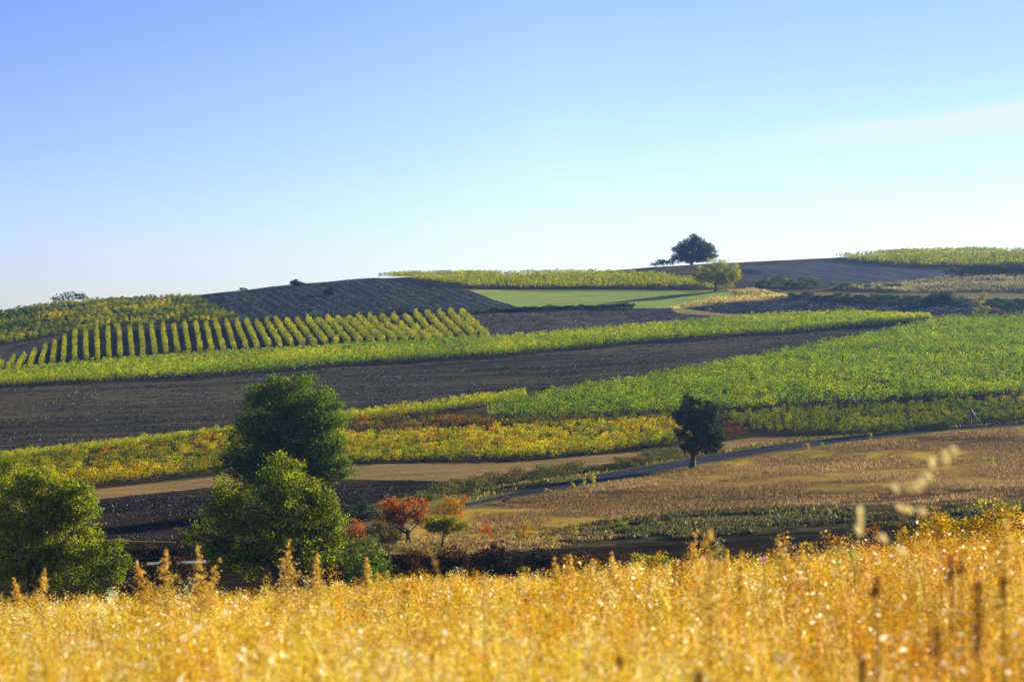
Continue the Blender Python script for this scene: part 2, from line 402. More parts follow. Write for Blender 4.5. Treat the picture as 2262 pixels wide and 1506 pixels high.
# ------------------------------------------------------------------ ground: fields outlined as in the photograph, one seamless sheet
FIELDS = [  # name, label, material, outline in photograph pixels; a later outline covers an earlier one
    ('stony_strip', 'brown rough strip along the hill crest', 'rough', [(1250, 590), (1700, 560), (2600, 520), (2600, 640), (1900, 640), (1640, 640), (1560, 622), (1290, 606)]),
    ('haze_tinted_slope', 'bare field coloured with blue haze below the crest on the right', 'soil_slope_haze', [(1640, 590), (1840, 574), (1960, 588), (2100, 600), (2120, 612), (1960, 628), (1900, 634), (1800, 630), (1655, 622)]),
    ('vineyard_soil', 'bare soil under the vines on the right crest', 'soil_vine', [(1840, 573), (1950, 550), (2600, 530), (2600, 590), (2120, 598), (1960, 588)]),
    ('dry_grass', 'pale tall dry grass strip on the right slope', 'pale', [(1800, 640), (1950, 628), (2100, 612), (2262, 608), (2600, 605), (2600, 650), (2262, 646), (1990, 646)]),
    ('dry_grass', 'straw coloured track strip on the right slope', 'dullgrass', [(1650, 645), (1800, 646), (2000, 648), (2600, 645), (2600, 668), (2150, 662), (1740, 655), (1660, 660)]),
    ('weedy_strip', 'weedy strip above the dark curved field', 'weeds', [(1740, 655), (2150, 660), (2600, 664), (2600, 705), (2230, 702), (2140, 672), (1900, 668), (1760, 664)]),
    ('vineyard_soil', 'soil under the left crest vineyard', 'soil_vine', [(-700, 790), (-300, 725), (0, 684), (430, 645), (432, 656), (480, 680), (548, 712), (400, 716), (250, 726), (150, 740), (70, 752), (0, 766), (-300, 800), (-700, 860)]),
    ('bare_patch', 'dark bare patch left of the striped vineyard', 'soil_grey', [(-700, 860), (-300, 800), (0, 764), (70, 752), (150, 738), (108, 768), (60, 790), (0, 812), (-300, 850), (-700, 900)]),
    ('ploughed_hill', 'dark ploughed hill field under the crest, tinted haze blue', 'soil_hill_haze', [(430, 645), (530, 630), (640, 618), (750, 610), (830, 604), (840, 615), (1000, 631), (1050, 646), (1110, 668), (1160, 682), (1020, 692), (560, 716), (545, 711), (480, 680)]),
    ('vineyard_soil', 'soil under the middle crest vineyard', 'soil_vine', [(828, 606), (900, 600), (1290, 596), (1450, 606), (1560, 625), (1590, 641), (1300, 640), (1040, 640), (1000, 632), (840, 616)]),
    ('green_meadow', 'bright green meadow below the middle crest vineyard', 'meadow', [(1035, 640), (1300, 640), (1600, 641), (1655, 646), (1560, 664), (1480, 681), (1400, 681), (1160, 683), (1090, 662)]),
    ('grey_field', 'grey bare field right of the striped vineyard', 'soil_grey', [(1020, 694), (1160, 684), (1400, 681), (1475, 681), (1500, 692), (1600, 700), (1720, 702), (1500, 718), (1300, 736), (1080, 752), (1050, 725)]),
    ('dark_field', 'dark bare field enclosed by the curved track', 'soil_hill_haze', [(1510, 682), (1560, 674), (1660, 666), (1750, 662), (1900, 668), (2140, 672), (2180, 690), (2600, 690), (2600, 700), (2050, 697), (1850, 697), (1700, 697), (1590, 692)]),
    ('curved_track', 'pale grassy track curving round the dark field', 'pale', [(1600, 640), (1660, 636), (1740, 655), (1680, 664), (1560, 674), (1515, 681), (1590, 690), (1700, 696), (1860, 697), (2050, 698), (2050, 703), (1720, 702), (1590, 698), (1495, 692), (1478, 682), (1560, 664), (1640, 648)]),
    ('grassy_headland', 'brown grassy strip behind the long vineyard', 'dry', [(1850, 697), (2050, 697), (2600, 694), (2600, 712), (2262, 708), (2080, 712), (1950, 700)]),
    ('vineyard_turf', 'grassy soil between the striped vine rows', 'grass_row', [(-700, 930), (0, 812), (60, 790), (108, 768), (150, 738), (250, 727), (400, 717), (560, 712), (850, 702), (1020, 690), (1050, 725), (1085, 752), (800, 768), (640, 776), (330, 794), (0, 826), (-700, 960)]),
    ('dirt_path', 'pale grassy path above the striped vineyard', 'verge', [(545, 711), (700, 704), (900, 694), (1020, 688), (1020, 692), (900, 699), (700, 709), (560, 716)]),
    ('ploughed_field', 'large dark ploughed field across the middle', 'soil_main', [(-700, 985), (0, 852), (500, 828), (800, 806), (1131, 786), (1450, 756), (1740, 736), (2070, 711), (1950, 738), (1740, 775), (1450, 832), (1210, 872), (1150, 876), (960, 898), (760, 921), (480, 966), (300, 986), (0, 1018), (-700, 1110)]),
    ('vineyard_soil', 'soil under the long curved vineyard', 'soil_vine', [(-700, 960), (0, 826), (330, 796), (640, 777), (1085, 753), (1300, 738), (1500, 719), (1700, 703), (1850, 699), (1950, 701), (2080, 710), (1740, 736), (1450, 756), (1131, 786), (800, 807), (500, 830), (0, 857), (-700, 990)]),
    ('field_margin', 'brown margin at the lower edge of the ploughed field', 'dry', [(740, 924), (960, 899), (1150, 876), (1210, 872), (1450, 832), (1740, 774), (2000, 725), (1960, 742), (1740, 783), (1450, 842), (1220, 880), (1160, 884), (960, 908), (760, 930)]),
    ('vineyard_soil', 'soil under the yellow and red vineyard', 'soil_vine', [(-700, 1130), (0, 1024), (160, 1008), (480, 972), (760, 930), (1000, 915), (1160, 884), (1210, 878), (1450, 840), (1740, 781), (1960, 740), (2090, 712), (2600, 705), (2600, 955), (2262, 936), (2000, 952), (1850, 962), (1660, 966), (1480, 992), (1131, 1020), (760, 1024), (480, 1052), (160, 1086), (-700, 1200)]),
    ('bare_corner', 'dry bare corner between yellow and green vines', 'dry', [(955, 922), (1020, 914), (1100, 900), (1080, 912), (1076, 934), (1000, 932)]),
    ('stubble_field', 'pale stubble strip below the yellow vineyard', 'stubble', [(-700, 1240), (160, 1086), (480, 1052), (760, 1025), (1131, 1021), (1480, 993), (1660, 967), (1760, 966), (1700, 980), (1530, 1005), (1350, 1036), (1180, 1062), (1010, 1066), (760, 1058), (480, 1074), (220, 1102), (-700, 1260)]),
    ('ploughed_strip', 'dark ploughed strip behind the big trees', 'soil_low', [(-700, 1260), (220, 1102), (480, 1074), (760, 1058), (960, 1062), (1060, 1068), (960, 1085), (830, 1110), (700, 1150), (400, 1196), (225, 1192), (-700, 1300)]),
    ('grass_verge', 'green and straw verge beside the road', 'verge', [(830, 1112), (960, 1086), (1060, 1066), (1180, 1060), (1350, 1035), (1530, 1003), (1760, 965), (1850, 961), (2000, 951), (2262, 934), (2600, 912), (2600, 955), (2262, 944), (2100, 954), (1900, 976), (1700, 1004), (1530, 1034), (1350, 1067), (1200, 1094), (1030, 1126), (950, 1145)]),
    ('brown_meadow', 'wide brown meadow of dry grass below the road', 'brown', [(900, 1160), (1030, 1124), (1200, 1092), (1350, 1065), (1530, 1032), (1700, 1003), (1900, 975), (2100, 953), (2262, 943), (2600, 930), (2600, 1110), (2262, 1112), (1800, 1122), (1560, 1132), (1330, 1150), (1180, 1200), (1000, 1230), (860, 1225)]),
    ('weedy_ground', 'weedy green strip below the brown meadow', 'weeds', [(1180, 1185), (1330, 1150), (1560, 1130), (1800, 1120), (2600, 1106), (2600, 1150), (2262, 1158), (2000, 1166), (1700, 1178), (1480, 1196), (1360, 1200), (1240, 1210)]),
    ('earth_track', 'dark earth track at the foot of the slope', 'earth', [(1360, 1200), (1480, 1195), (1700, 1177), (2000, 1165), (2600, 1146), (2600, 1185), (2000, 1200), (1700, 1225), (1500, 1250), (1380, 1240)]),
    ('valley_floor_shade', 'floor with shade in its dark colour at the foot of the foreground slope', 'earth', [(-900, 1195), (225, 1194), (400, 1198), (700, 1226), (860, 1224), (1000, 1232), (1190, 1214), (1300, 1206), (1380, 1204), (1500, 1216), (1700, 1210), (2000, 1199), (2700, 1184), (2700, 1330), (-900, 1330)]),  # dark sheet stands in for the shade under the valley-foot hedges
    ('pale_lane', 'short pale stretch of lane seen behind the grass', 'lane', [(325, 1241), (400, 1239), (470, 1236), (470, 1242), (400, 1245), (325, 1247)]),
    ('asphalt_road', 'narrow grey road climbing to the right past the vineyards', 'asphalt', [(1025, 1112), (1200, 1073), (1350, 1042), (1530, 1011), (1700, 985), (1900, 961), (2100, 942), (2262, 931), (2600, 914), (2600, 920), (2262, 938), (2100, 949), (1900, 971), (1700, 998), (1530, 1027), (1350, 1059), (1200, 1086), (1025, 1119)]),
]


def poly_world(pix):
    return np.array([hit(u, v)[:2] for u, v in densify(pix)])


def inside(px, py, poly):
    x, y = poly[:, 0], poly[:, 1]
    x2, y2 = np.roll(x, -1), np.roll(y, -1)
    r = np.zeros(len(px), bool)
    for a, b, c, d in zip(x, y, x2, y2):
        if b == d:
            continue
        cond = ((b > py) != (d > py)) & (px < (c - a) * (py - b) / (d - b) + a)
        r ^= cond
    return r


def mesh_obj(name, verts, faces, mat, parent=None, cols=None, smooth_=False):
    """verts (n,3), faces (m,k) equal k"""
    me = bpy.data.meshes.new(name)
    v = np.asarray(verts, np.float32); f = np.asarray(faces, np.int32)
    me.vertices.add(len(v)); me.vertices.foreach_set('co', v.ravel())
    k = f.shape[1]
    me.loops.add(f.size); me.loops.foreach_set('vertex_index', f.ravel())
    me.polygons.add(len(f)); me.polygons.foreach_set('loop_start', np.arange(0, f.size, k, dtype=np.int32))
    me.polygons.foreach_set('loop_total', np.full(len(f), k, np.int32))
    if smooth_:
        me.polygons.foreach_set('use_smooth', np.ones(len(f), bool))
    if cols is not None:
        a = me.color_attributes.new('col', 'FLOAT_COLOR', 'POINT')
        c = np.ones((len(v), 4), np.float32); c[:, :3] = cols
        a.data.foreach_set('color', c.ravel())
    me.update(calc_edges=True)
    me.materials.append(mat)
    o = bpy.data.objects.new(name, me)
    COL.objects.link(o)
    if parent is not None:
        o.parent = parent
    return o


def tag(o, label=None, cat=None, group=None, kind=None):
    if label: o['label'] = label
    if cat: o['category'] = cat
    if group: o['group'] = group
    if kind: o['kind'] = kind
    return o


def empty(name, loc):
    o = bpy.data.objects.new(name, None)
    o.empty_display_size = 0.5
    COL.objects.link(o)
    o.location = tuple(float(v) for v in loc)
    return o


ring_u = np.arange(-1500, 3801, 70.0)
ring_Y = np.concatenate([[-90, -50, -25, -10], np.arange(0, 60, 2.0), np.arange(60, 150, 6.0), np.arange(150, 300, 4.0), np.arange(300, 470, 5.0),
                         np.arange(470, 730, 6.0), [745, 770, 800, 850, 920, 1000, 1150, 1300, 1600]])
pts = []
for Y in ring_Y:
    x = (ring_u - CU) / F * max(Y, 60)
    pts.append(np.stack([x, np.full_like(x, Y)], 1))
pts = np.concatenate(pts)
edges = []
allp = [pts]
base = len(pts)
PW = []
for nm, lb, mt, pix in FIELDS:
    w = poly_world(pix)
    PW.append(w)
    n = len(w)
    allp.append(w)
    edges += [(base + i, base + (i + 1) % n) for i in range(n)]
    base += n
allp = np.concatenate(allp)
res = delaunay_2d_cdt([Vector((float(a), float(b))) for a, b in allp], edges, [], 0, 0.02)
gv = np.array([(v.x, v.y) for v in res[0]])
gf = np.array([tuple(f) for f in res[2]], np.int64)
cen = gv[gf].mean(1)
owner = np.full(len(gf), -1)
for i, w in enumerate(PW):
    owner[inside(cen[:, 0], cen[:, 1], w)] = i
gz = height(gv[:, 0], gv[:, 1])
g3 = np.column_stack([gv, gz])
near = cen[:, 1] < 120


def sub_mesh(name, sel, mat):
    f = gf[sel]
    a, b, c = g3[f[:, 0]], g3[f[:, 1]], g3[f[:, 2]]
    flip = ((b - a)[:, 0] * (c - a)[:, 1] - (b - a)[:, 1] * (c - a)[:, 0]) < 0
    f[flip] = f[flip][:, ::-1]
    ids, inv = np.unique(f, return_inverse=True)
    return mesh_obj(name, g3[ids], inv.reshape(f.shape), mat, smooth_=True)


tag(sub_mesh('ground', (owner < 0) & ~near, GM['dry']), 'dry grassy ground filling the valley floor', kind='structure')
tag(sub_mesh('ground', (owner < 0) & near, GM['gold']), 'golden dry slope below the foreground grass', kind='structure')
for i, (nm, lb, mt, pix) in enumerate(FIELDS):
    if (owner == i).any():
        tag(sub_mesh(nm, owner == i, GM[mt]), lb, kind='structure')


# ------------------------------------------------------------------ leaves
def leaf_quads(c, size, col, flat=0.0, aspect=0.7, axis=None):
    """rhombic leaf faces at centres c; returns verts, faces, per-vertex colours"""
    n = len(c)
    nor = rng.normal(size=(n, 3)); nor[:, 2] = nor[:, 2] * (1 + flat)
    nor /= np.linalg.norm(nor, axis=1)[:, None]
    if axis is None:
        t = rng.normal(size=(n, 3))
    else:
        t = axis + rng.normal(size=(n, 3)) * 0.25
    t -= nor * (t * nor).sum(1)[:, None]
    t /= np.linalg.norm(t, axis=1)[:, None] + 1e-9
    b = np.cross(nor, t)
    s = np.asarray(size).reshape(-1, 1) * np.ones((n, 1))
    v = np.stack([c + t * s * 0.5, c + b * s * 0.5 * aspect, c - t * s * 0.5, c - b * s * 0.5 * aspect], 1).reshape(-1, 3)
    f = np.arange(4 * n).reshape(n, 4)
    return v, f, np.repeat(col, 4, axis=0)


def pick(pal, wts, n, jit=0.25):
    pal = np.array(pal, float); wts = np.array(wts, float); wts = wts / wts.sum()
    i = rng.choice(len(pal), n, p=wts)
    c = pal[i] * np.exp(rng.normal(0, jit, (n, 1))) * np.exp(rng.normal(0, 0.10, (n, 3)))
    return np.clip(c, 0.002, 0.9)


def tube(path, radii, sides=6):
    path = np.asarray(path, float); m = len(path)
    V, Fc = [], []
    up = np.array([0.31, 0.2, 0.93])
    for i in range(m):
        d = path[min(i + 1, m - 1)] - path[max(i - 1, 0)]
        d = d / (np.linalg.norm(d) + 1e-9)
        a = np.cross(d, up if abs(d @ up) < 0.95 else np.array([1.0, 0, 0])); a /= np.linalg.norm(a) + 1e-9
        b = np.cross(d, a)
        th = np.arange(sides) * 2 * math.pi / sides
        V.append(path[i] + radii[i] * (np.cos(th)[:, None] * a + np.sin(th)[:, None] * b))
    for i in range(m - 1):
        for k in range(sides):
            Fc.append((i * sides + k, i * sides + (k + 1) % sides, (i + 1) * sides + (k + 1) % sides, (i + 1) * sides + k))
    return np.concatenate(V), np.array(Fc)


class MB:
    def __init__(s):
        s.v, s.f, s.c, s.n = [], [], [], 0

    def add(s, v, f, c=None):
        s.v.append(v); s.f.append(np.asarray(f) + s.n); s.n += len(v)
        if c is not None:
            c = np.asarray(c, float)
            s.c.append(c if c.ndim == 2 else np.tile(c, (len(v), 1)))

    def box(s, lo, hi, c=None):
        x0, y0, z0 = lo; x1, y1, z1 = hi
        v = np.array([(x0, y0, z0), (x1, y0, z0), (x1, y1, z0), (x0, y1, z0), (x0, y0, z1), (x1, y0, z1), (x1, y1, z1), (x0, y1, z1)], float)
        s.add(v, [(0, 3, 2, 1), (4, 5, 6, 7), (0, 1, 5, 4), (1, 2, 6, 5), (2, 3, 7, 6), (3, 0, 4, 7)], c)

    def build(s, name, mat, parent=None, smooth_=False):
        return mesh_obj(name, np.concatenate(s.v), np.concatenate(s.f), mat, parent, np.concatenate(s.c) if s.c else None, smooth_)


# ------------------------------------------------------------------ vineyards
def vine_leaves(line, h, w, dens, size, pal, wts, ps=1.2, gap=0.03, hvar=0.12, low=0.25, clump=0.75, tint=None, mask=None):
    seg = np.linalg.norm(np.diff(line[:, :2], axis=0), axis=1)
    cum = np.concatenate([[0], np.cumsum(seg)])
    L = cum[-1]
    n = max(8, int(L * dens * 1.9))
    size = size * 0.76
    s = rng.uniform(0, L, n)
    ph = rng.uniform(-.5, .5)
    k = np.maximum(np.round(s / ps + ph), 0).astype(int)
    npl = k.max() + 2
    hf = np.clip(1 + rng.normal(0, hvar, npl), 0.55, 1.4)
    off = rng.normal(0, 0.12, (npl, 2))
    alive = rng.random(npl) > gap
    pj = np.exp(rng.normal(0, 0.10, (npl, 1))) * np.exp(rng.normal(0, 0.05, (npl, 3)))
    keep = alive[k]
    s, k = s[keep], k[keep]
    n = len(s)
    t = rng.beta(1.9, 1.25, n)
    r = np.sqrt(np.clip(1 - ((t - 0.55) / 0.62) ** 2, 0.05, 1))
    kc = (k - ph) * ps + rng.normal(0, .26 * ps, npl)[k]
    sl_ = kc + (s - kc) * clump + rng.normal(0, 0.08, n)
    sl_ = np.clip(sl_, 0, L)
    x = np.interp(sl_, cum, line[:, 0]); y = np.interp(sl_, cum, line[:, 1])
    d = np.gradient(line[:, :2], axis=0)
    dx = np.interp(sl_, cum, d[:, 0]); dy = np.interp(sl_, cum, d[:, 1])
    dn = np.hypot(dx, dy) + 1e-9
    lat = rng.uniform(-1, 1, n) * w * r + off[k, 0]
    x = x - dy / dn * lat; y = y + dx / dn * lat
    z = height(x, y) + h * (low + (1 - low) * t * hf[k])
    # a few shoots standing above the canopy
    sh = rng.random(n) < 0.04
    z[sh] += rng.uniform(0.05, 0.4, sh.sum()) * h * 0.5
    c = (0.3 * pick(pal, wts, npl, .1)[k] + 0.7 * pick(pal, wts, n, .2)) * pj[k]
    if tint is not None:
        c = c * tint(x, y)
    if mask is not None:
        kk = mask(x, y)
        x, y, z, c = x[kk], y[kk], z[kk], c[kk]
        n = len(x)
    v, f, c = leaf_quads(np.column_stack([x, y, z]), size * rng.uniform(0.7, 1.3, n), np.clip(c, 0.002, 0.9))
    # the woody cordon that runs along the row
    t = np.linspace(0, L, max(3, int(L / 4)))
    cx, cy = np.interp(t, cum, line[:, 0]), np.interp(t, cum, line[:, 1])
    cv, cf = tube(np.column_stack([cx, cy, height(cx, cy) + max(.12, .3 * h)]), np.full(len(t), .03), 3)
    return np.concatenate([v, cv]), np.concatenate([f, cf + len(v)]), np.concatenate([c, np.tile((.05, .035, .02), (len(cv), 1))])


POST = plain('weathered_wood', (0.16, 0.13, 0.1), 0.9)


def trellis(line, parent, h, step=1.2, thick=0.045, every=5):
    seg = np.linalg.norm(np.diff(line[:, :2], axis=0), axis=1)
    cum = np.concatenate([[0], np.cumsum(seg)])
    b = MB()
    for i, s in enumerate(np.arange(0.3, cum[-1], step)):
        x = np.interp(s, cum, line[:, 0]); y = np.interp(s, cum, line[:, 1]); z = float(height(x, y))
        t = thick * (1.4 if i % every == 0 else 1)
        lean = random.uniform(-.08, .08)
        top = h * (0.9 if i % every == 0 else 0.5)
        v, f = tube([(x, y, z - .1), (x + lean * .5, y, z + top * .5), (x + lean, y, z + top)], [t, t * .9, t * .8], 4)
        b.add(v, f)
    t = np.linspace(0.3, max(.6, cum[-1] - .3), max(3, int(cum[-1] / 4)))
    cx, cy = np.interp(t, cum, line[:, 0]), np.interp(t, cum, line[:, 1])
    for k in (.45, .85):
        b.add(*tube(np.column_stack([cx, cy, height(cx, cy) + k * h]), np.full(len(t), .012), 3))
    return b.build('trellis', POST, parent)


ORD = ['first', 'second', 'third', 'fourth', 'fifth', 'sixth', 'seventh', 'eighth', 'ninth', 'tenth', 'eleventh', 'twelfth', 'thirteenth', 'fourteenth',
       'fifteenth', 'sixteenth', 'seventeenth', 'eighteenth', 'nineteenth', 'twentieth', 'twenty-first', 'twenty-second', 'twenty-third', 'twenty-fourth',
       'twenty-fifth', 'twenty-sixth', 'twenty-seventh', 'twenty-eighth', 'twenty-ninth', 'thirtieth', 'thirty-first', 'thirty-second', 'thirty-third',
       'thirty-fourth', 'thirty-fifth', 'thirty-sixth', 'thirty-seventh', 'thirty-eighth', 'thirty-ninth', 'fortieth', 'forty-first', 'forty-second',
       'forty-third', 'forty-fourth', 'forty-fifth', 'forty-sixth', 'forty-seventh', 'forty-eighth', 'forty-ninth', 'fiftieth']


def make_row(line, look, place, i, n, group, vp, trellised=False):
    v, f, c = vine_leaves(line, **vp)
    if len(v) < 40:
        return
    o = mesh_obj('vine_row', v, f, LEAF, None, c)
    if i == 0:
        lb = f'{look} vine row at the bottom of {place}'
    elif i == n - 1:
        lb = f'{look} vine row at the top of {place}'
    else:
        lb = f'{ORD[min(i, 49)]} vine row from the bottom of {place}'
    tag(o, lb, 'vine row', group)
    if trellised:
        trellis(line, o, vp['h'])
    return o


def resample_px(pl, k):
    pl = np.array(pl, float)
    t = np.linspace(0, 1, len(pl)); q = np.linspace(0, 1, k)
    d = np.concatenate([[0], np.cumsum(np.hypot(*np.diff(pl, axis=0).T))]); d /= d[-1]
    return np.column_stack([np.interp(q, d, pl[:, 0]), np.interp(q, d, pl[:, 1])])


def rows_between(B, T, n, place, look, group, vp, k=40, front_trellis=0, cut=None):
    Bw = np.array([hit(u, v) for u, v in resample_px(B, k)])
    Tw = np.array([hit(u, v) for u, v in resample_px(T, k)])
    for i in range(n):
        t = i / max(1, n - 1)
        line = Bw * (1 - t) + Tw * t
        line[:, 2] = height(line[:, 0], line[:, 1])
        make_row(line, look, place, i, n, group, vp, i < front_trellis)


def rows_clipped(poly, d0, d1, spacing, place, look, group, vp, front_trellis=0):
    """parallel rows along the direction seen from pixel d0 to d1, clipped to the outline poly"""
    W_ = poly_world(poly)
    a, b = hit(*d0)[:2], hit(*d1)[:2]
    d = (b - a) / np.linalg.norm(b - a)
    nrm = np.array([-d[1], d[0]])
    s = W_ @ d; q = W_ @ nrm
    out = []
    for y in np.arange(q.min() + 0.4, q.max(), spacing):
        xs = []
        m = len(s)
        for i in range(m):
            j = (i + 1) % m
            if (q[i] > y) != (q[j] > y):
                xs.append(s[i] + (y - q[i]) / (q[j] - q[i]) * (s[j] - s[i]))
        xs.sort()
        for e in range(0, len(xs) - 1, 2):
            if xs[e + 1] - xs[e] > 3:
                t = np.linspace(xs[e], xs[e + 1], max(2, int((xs[e + 1] - xs[e]) / 4) + 1))
                P = t[:, None] * d + y * nrm
                out.append(np.column_stack([P, height(P[:, 0], P[:, 1])]))
    out.sort(key=lambda l: l[:, 1].mean() - 0.06 * l[:, 0].mean())
    for i, line in enumerate(out):
        make_row(line, look, place, i, len(out), group, vp, i < front_trellis)


GREEN = [(0.15, 0.255, 0.002), (0.25, 0.35, 0.002), (0.37, 0.41, 0.003), (0.05, 0.09, 0.002), (0.46, 0.34, 0.005)]
OLIVE = [(0.20, 0.25, 0.005), (0.32, 0.34, 0.006), (0.48, 0.44, 0.008), (0.06, 0.10, 0.005), (0.40, 0.19, 0.01)]
GOLD = [(0.52, 0.42, 0.008), (0.38, 0.36, 0.007), (0.20, 0.23, 0.006), (0.46, 0.20, 0.008), (0.34, 0.04, 0.012), (0.08, 0.10, 0.006)]


def patchy(seed, sc, amp):
    return lambda x, y: np.exp(amp * (vnoise(x / sc, y / sc, seed)[:, None] - 0.5) * np.array([1.6, 1.0, 0.4]))


# left crest vineyard
rows_clipped([(-420, 740), (0, 692), (100, 677), (200, 668), (330, 660), (425, 657), (480, 682), (540, 710), (400, 714), (250, 724), (150, 738), (70, 750), (0, 763), (-420, 810)],
             (0, 758), (420, 700), 3.6, 'the mottled vineyard on the left crest', 'mottled yellow-green', 'vine rows on the left crest',
             dict(h=1.4, w=0.7, dens=36, size=0.38, pal=OLIVE, wts=[3.4, 2.2, .8, 3, .22], ps=2.0, gap=0.16, hvar=0.28, low=.10, clump=.55, tint=patchy(3, 7, 1.2)))
# middle crest vineyard
rows_clipped([(832, 612), (900, 611), (1000, 610), (1131, 609), (1290, 606), (1450, 612), (1565, 628), (1590, 639), (1300, 638), (1040, 637), (1000, 630), (900, 618)],
             (1040, 637), (1560, 639), 4.0, 'the yellow-green vineyard on the middle crest', 'yellow-green', 'vine rows on the middle crest',
             dict(h=2.1, w=0.6, dens=26, size=0.42, pal=OLIVE, wts=[2.4, 3, 2.4, .8, .2], ps=1.3, gap=0.03, low=.22))
# right crest vineyard
rows_clipped([(1845, 572), (1950, 563), (2050, 559), (2262, 557), (2500, 553), (2500, 588), (2262, 588), (2120, 594), (1960, 586), (1900, 580)],
             (1960, 586), (2262, 590), 5.0, 'the hazy vineyard on the right crest', 'hazy dull green', 'vine rows on the right crest',
             dict(h=2.0, w=0.6, dens=22, size=0.45, pal=OLIVE, wts=[3, 3, 1.6, 1, .3], ps=1.5, gap=0.06, low=.2))
# striped vineyard: rows run uphill
SB = [(-60, 836), (10, 824), (60, 817), (120, 808), (200, 800), (330, 788), (500, 778), (640, 771), (800, 763), (950, 757), (1075, 750)]
ST = [(-40, 826), (22, 808), (62, 792), (112, 770), (162, 742), (262, 733), (410, 724), (520, 718), (610, 716), (710, 712), (860, 706), (1018, 694)]
nS = 46
sb, st_ = resample_px(SB, nS), resample_px(ST, nS)
# tops follow bottoms: lean outward from the middle like parallel rows seen from below
tx = np.interp(np.arange(nS), [0, 5, 9, 13, 20, 28, 36, 45], [-40, 78, 165, 262, 432, 610, 790, 1018])
STa = np.array(ST)
for i in range(nS):
    u1 = tx[i]; v1 = np.interp(u1, STa[:, 0], STa[:, 1])
    a = hit(*sb[i]); b = hit(u1, v1)
    t = np.linspace(0, 1, 14)[:, None]
    line = a * (1 - t) + b * t
    line[:, 2] = height(line[:, 0], line[:, 1])
    vp = dict(h=2.0, w=0.55, dens=40, size=0.36, pal=OLIVE, wts=[2.2, 3, 3, .6, .4], ps=1.3, gap=0.06, hvar=.24, low=.05,
              tint=patchy(5, 10, .35))
    v, f, c = vine_leaves(line, **vp)
    o = mesh_obj('vine_row', v, f, LEAF, None, c)
    if i < nS // 2:
        lb = f'{ORD[i]} uphill vine row from the left end of the striped vineyard'
    else:
        lb = f'{ORD[nS - 1 - i]} uphill vine row from the right end of the striped vineyard'
    tag(o, lb, 'vine row', 'striped vine rows running uphill')
    trellis(line, o, 1.8, 2.6, .05)
# long curved vineyard
rows_between([(-420, 910), (0, 855), (250, 842), (500, 829), (800, 806), (1131, 785), (1450, 756), (1740, 736), (1950, 719), (2060, 713)],
             [(-420, 880), (0, 830), (250, 806), (500, 788), (800, 772), (1131, 754), (1450, 727), (1700, 706), (1860, 701), (2050, 709)],
             17, 'the long curved vineyard above the ploughed field', 'dense green', 'vine rows of the long curved vineyard',
             dict(h=2.0, w=0.65, dens=26, size=0.38, pal=GREEN, wts=[1.6, 3, 3.2, .7, .7], ps=1.2, gap=0.02, low=.12, tint=patchy(8, 16, .5)), 60, 1)
# narrow bright yellow vineyard above the red vines
rows_between([(-420, 1075), (0, 1030), (300, 996), (480, 974), (760, 938), (960, 918), (1080, 899), (1160, 884)],
             [(-420, 1066), (0, 1022), (300, 988), (480, 968), (760, 929), (960, 905), (1080, 888), (1160, 881)],
             5, 'the bright yellow strip under the ploughed field', 'bright yellow', 'bright yellow vine rows under the ploughed field',
             dict(h=1.9, w=0.6, dens=46, size=0.27, pal=[(0.50, 0.46, 0.01), (0.38, 0.40, 0.01), (0.24, 0.30, 0.01), (0.5, 0.30, 0.02)], wts=[3, 3, 1.4, .4], ps=1.1, gap=.02, low=.2), 60, 1)
# red vines
rows_between([(745, 968), (860, 960), (960, 954), (1100, 946)], [(745, 946), (860, 932), (950, 928), (1080, 936)],
             5, 'the reddish strip above the golden vines', 'red mottled', 'red mottled vine rows',
             dict(h=1.3, w=0.75, dens=44, size=0.27, pal=[(0.26, 0.04, 0.02), (0.16, 0.05, 0.02), (0.12, 0.14, 0.01), (0.34, 0.30, 0.01), (0.05, 0.06, 0.01)], wts=[1.8, 1.6, 2.6, 1.8, 1], ps=1.5, gap=.08, low=.08, hvar=.25, clump=.75, tint=patchy(12, 5, .8)), 40)
rows_between([(1100, 946), (1300, 939), (1490, 937)], [(1085, 937), (1300, 932), (1490, 928)],
             3, 'the dull strip below the green vines', 'dull brownish green', 'dull vine rows between the golden and green vines',
             dict(h=1.2, w=0.75, dens=40, size=0.27, pal=[(0.12, 0.14, 0.01), (0.22, 0.18, 0.015), (0.06, 0.075, 0.01), (0.26, 0.07, 0.02)], wts=[2.4, 1.6, 1.6, .6], ps=1.5, gap=.06, low=.06, hvar=.25, clump=.75), 40)
rows_between([(1600, 960), (1650, 963)], [(1600, 946), (1655, 946)],
             2, 'the little rusty patch by the dark tree', 'rusty red', 'rusty vine rows beside the dark roadside tree',
             dict(h=1.3, w=0.7, dens=40, size=0.27, pal=[(0.24, 0.05, 0.02), (0.14, 0.08, 0.02), (0.1, 0.1, 0.01)], wts=[2, 2, 1], ps=1.4, gap=.08, low=.1, hvar=.25, clump=.6), 12)
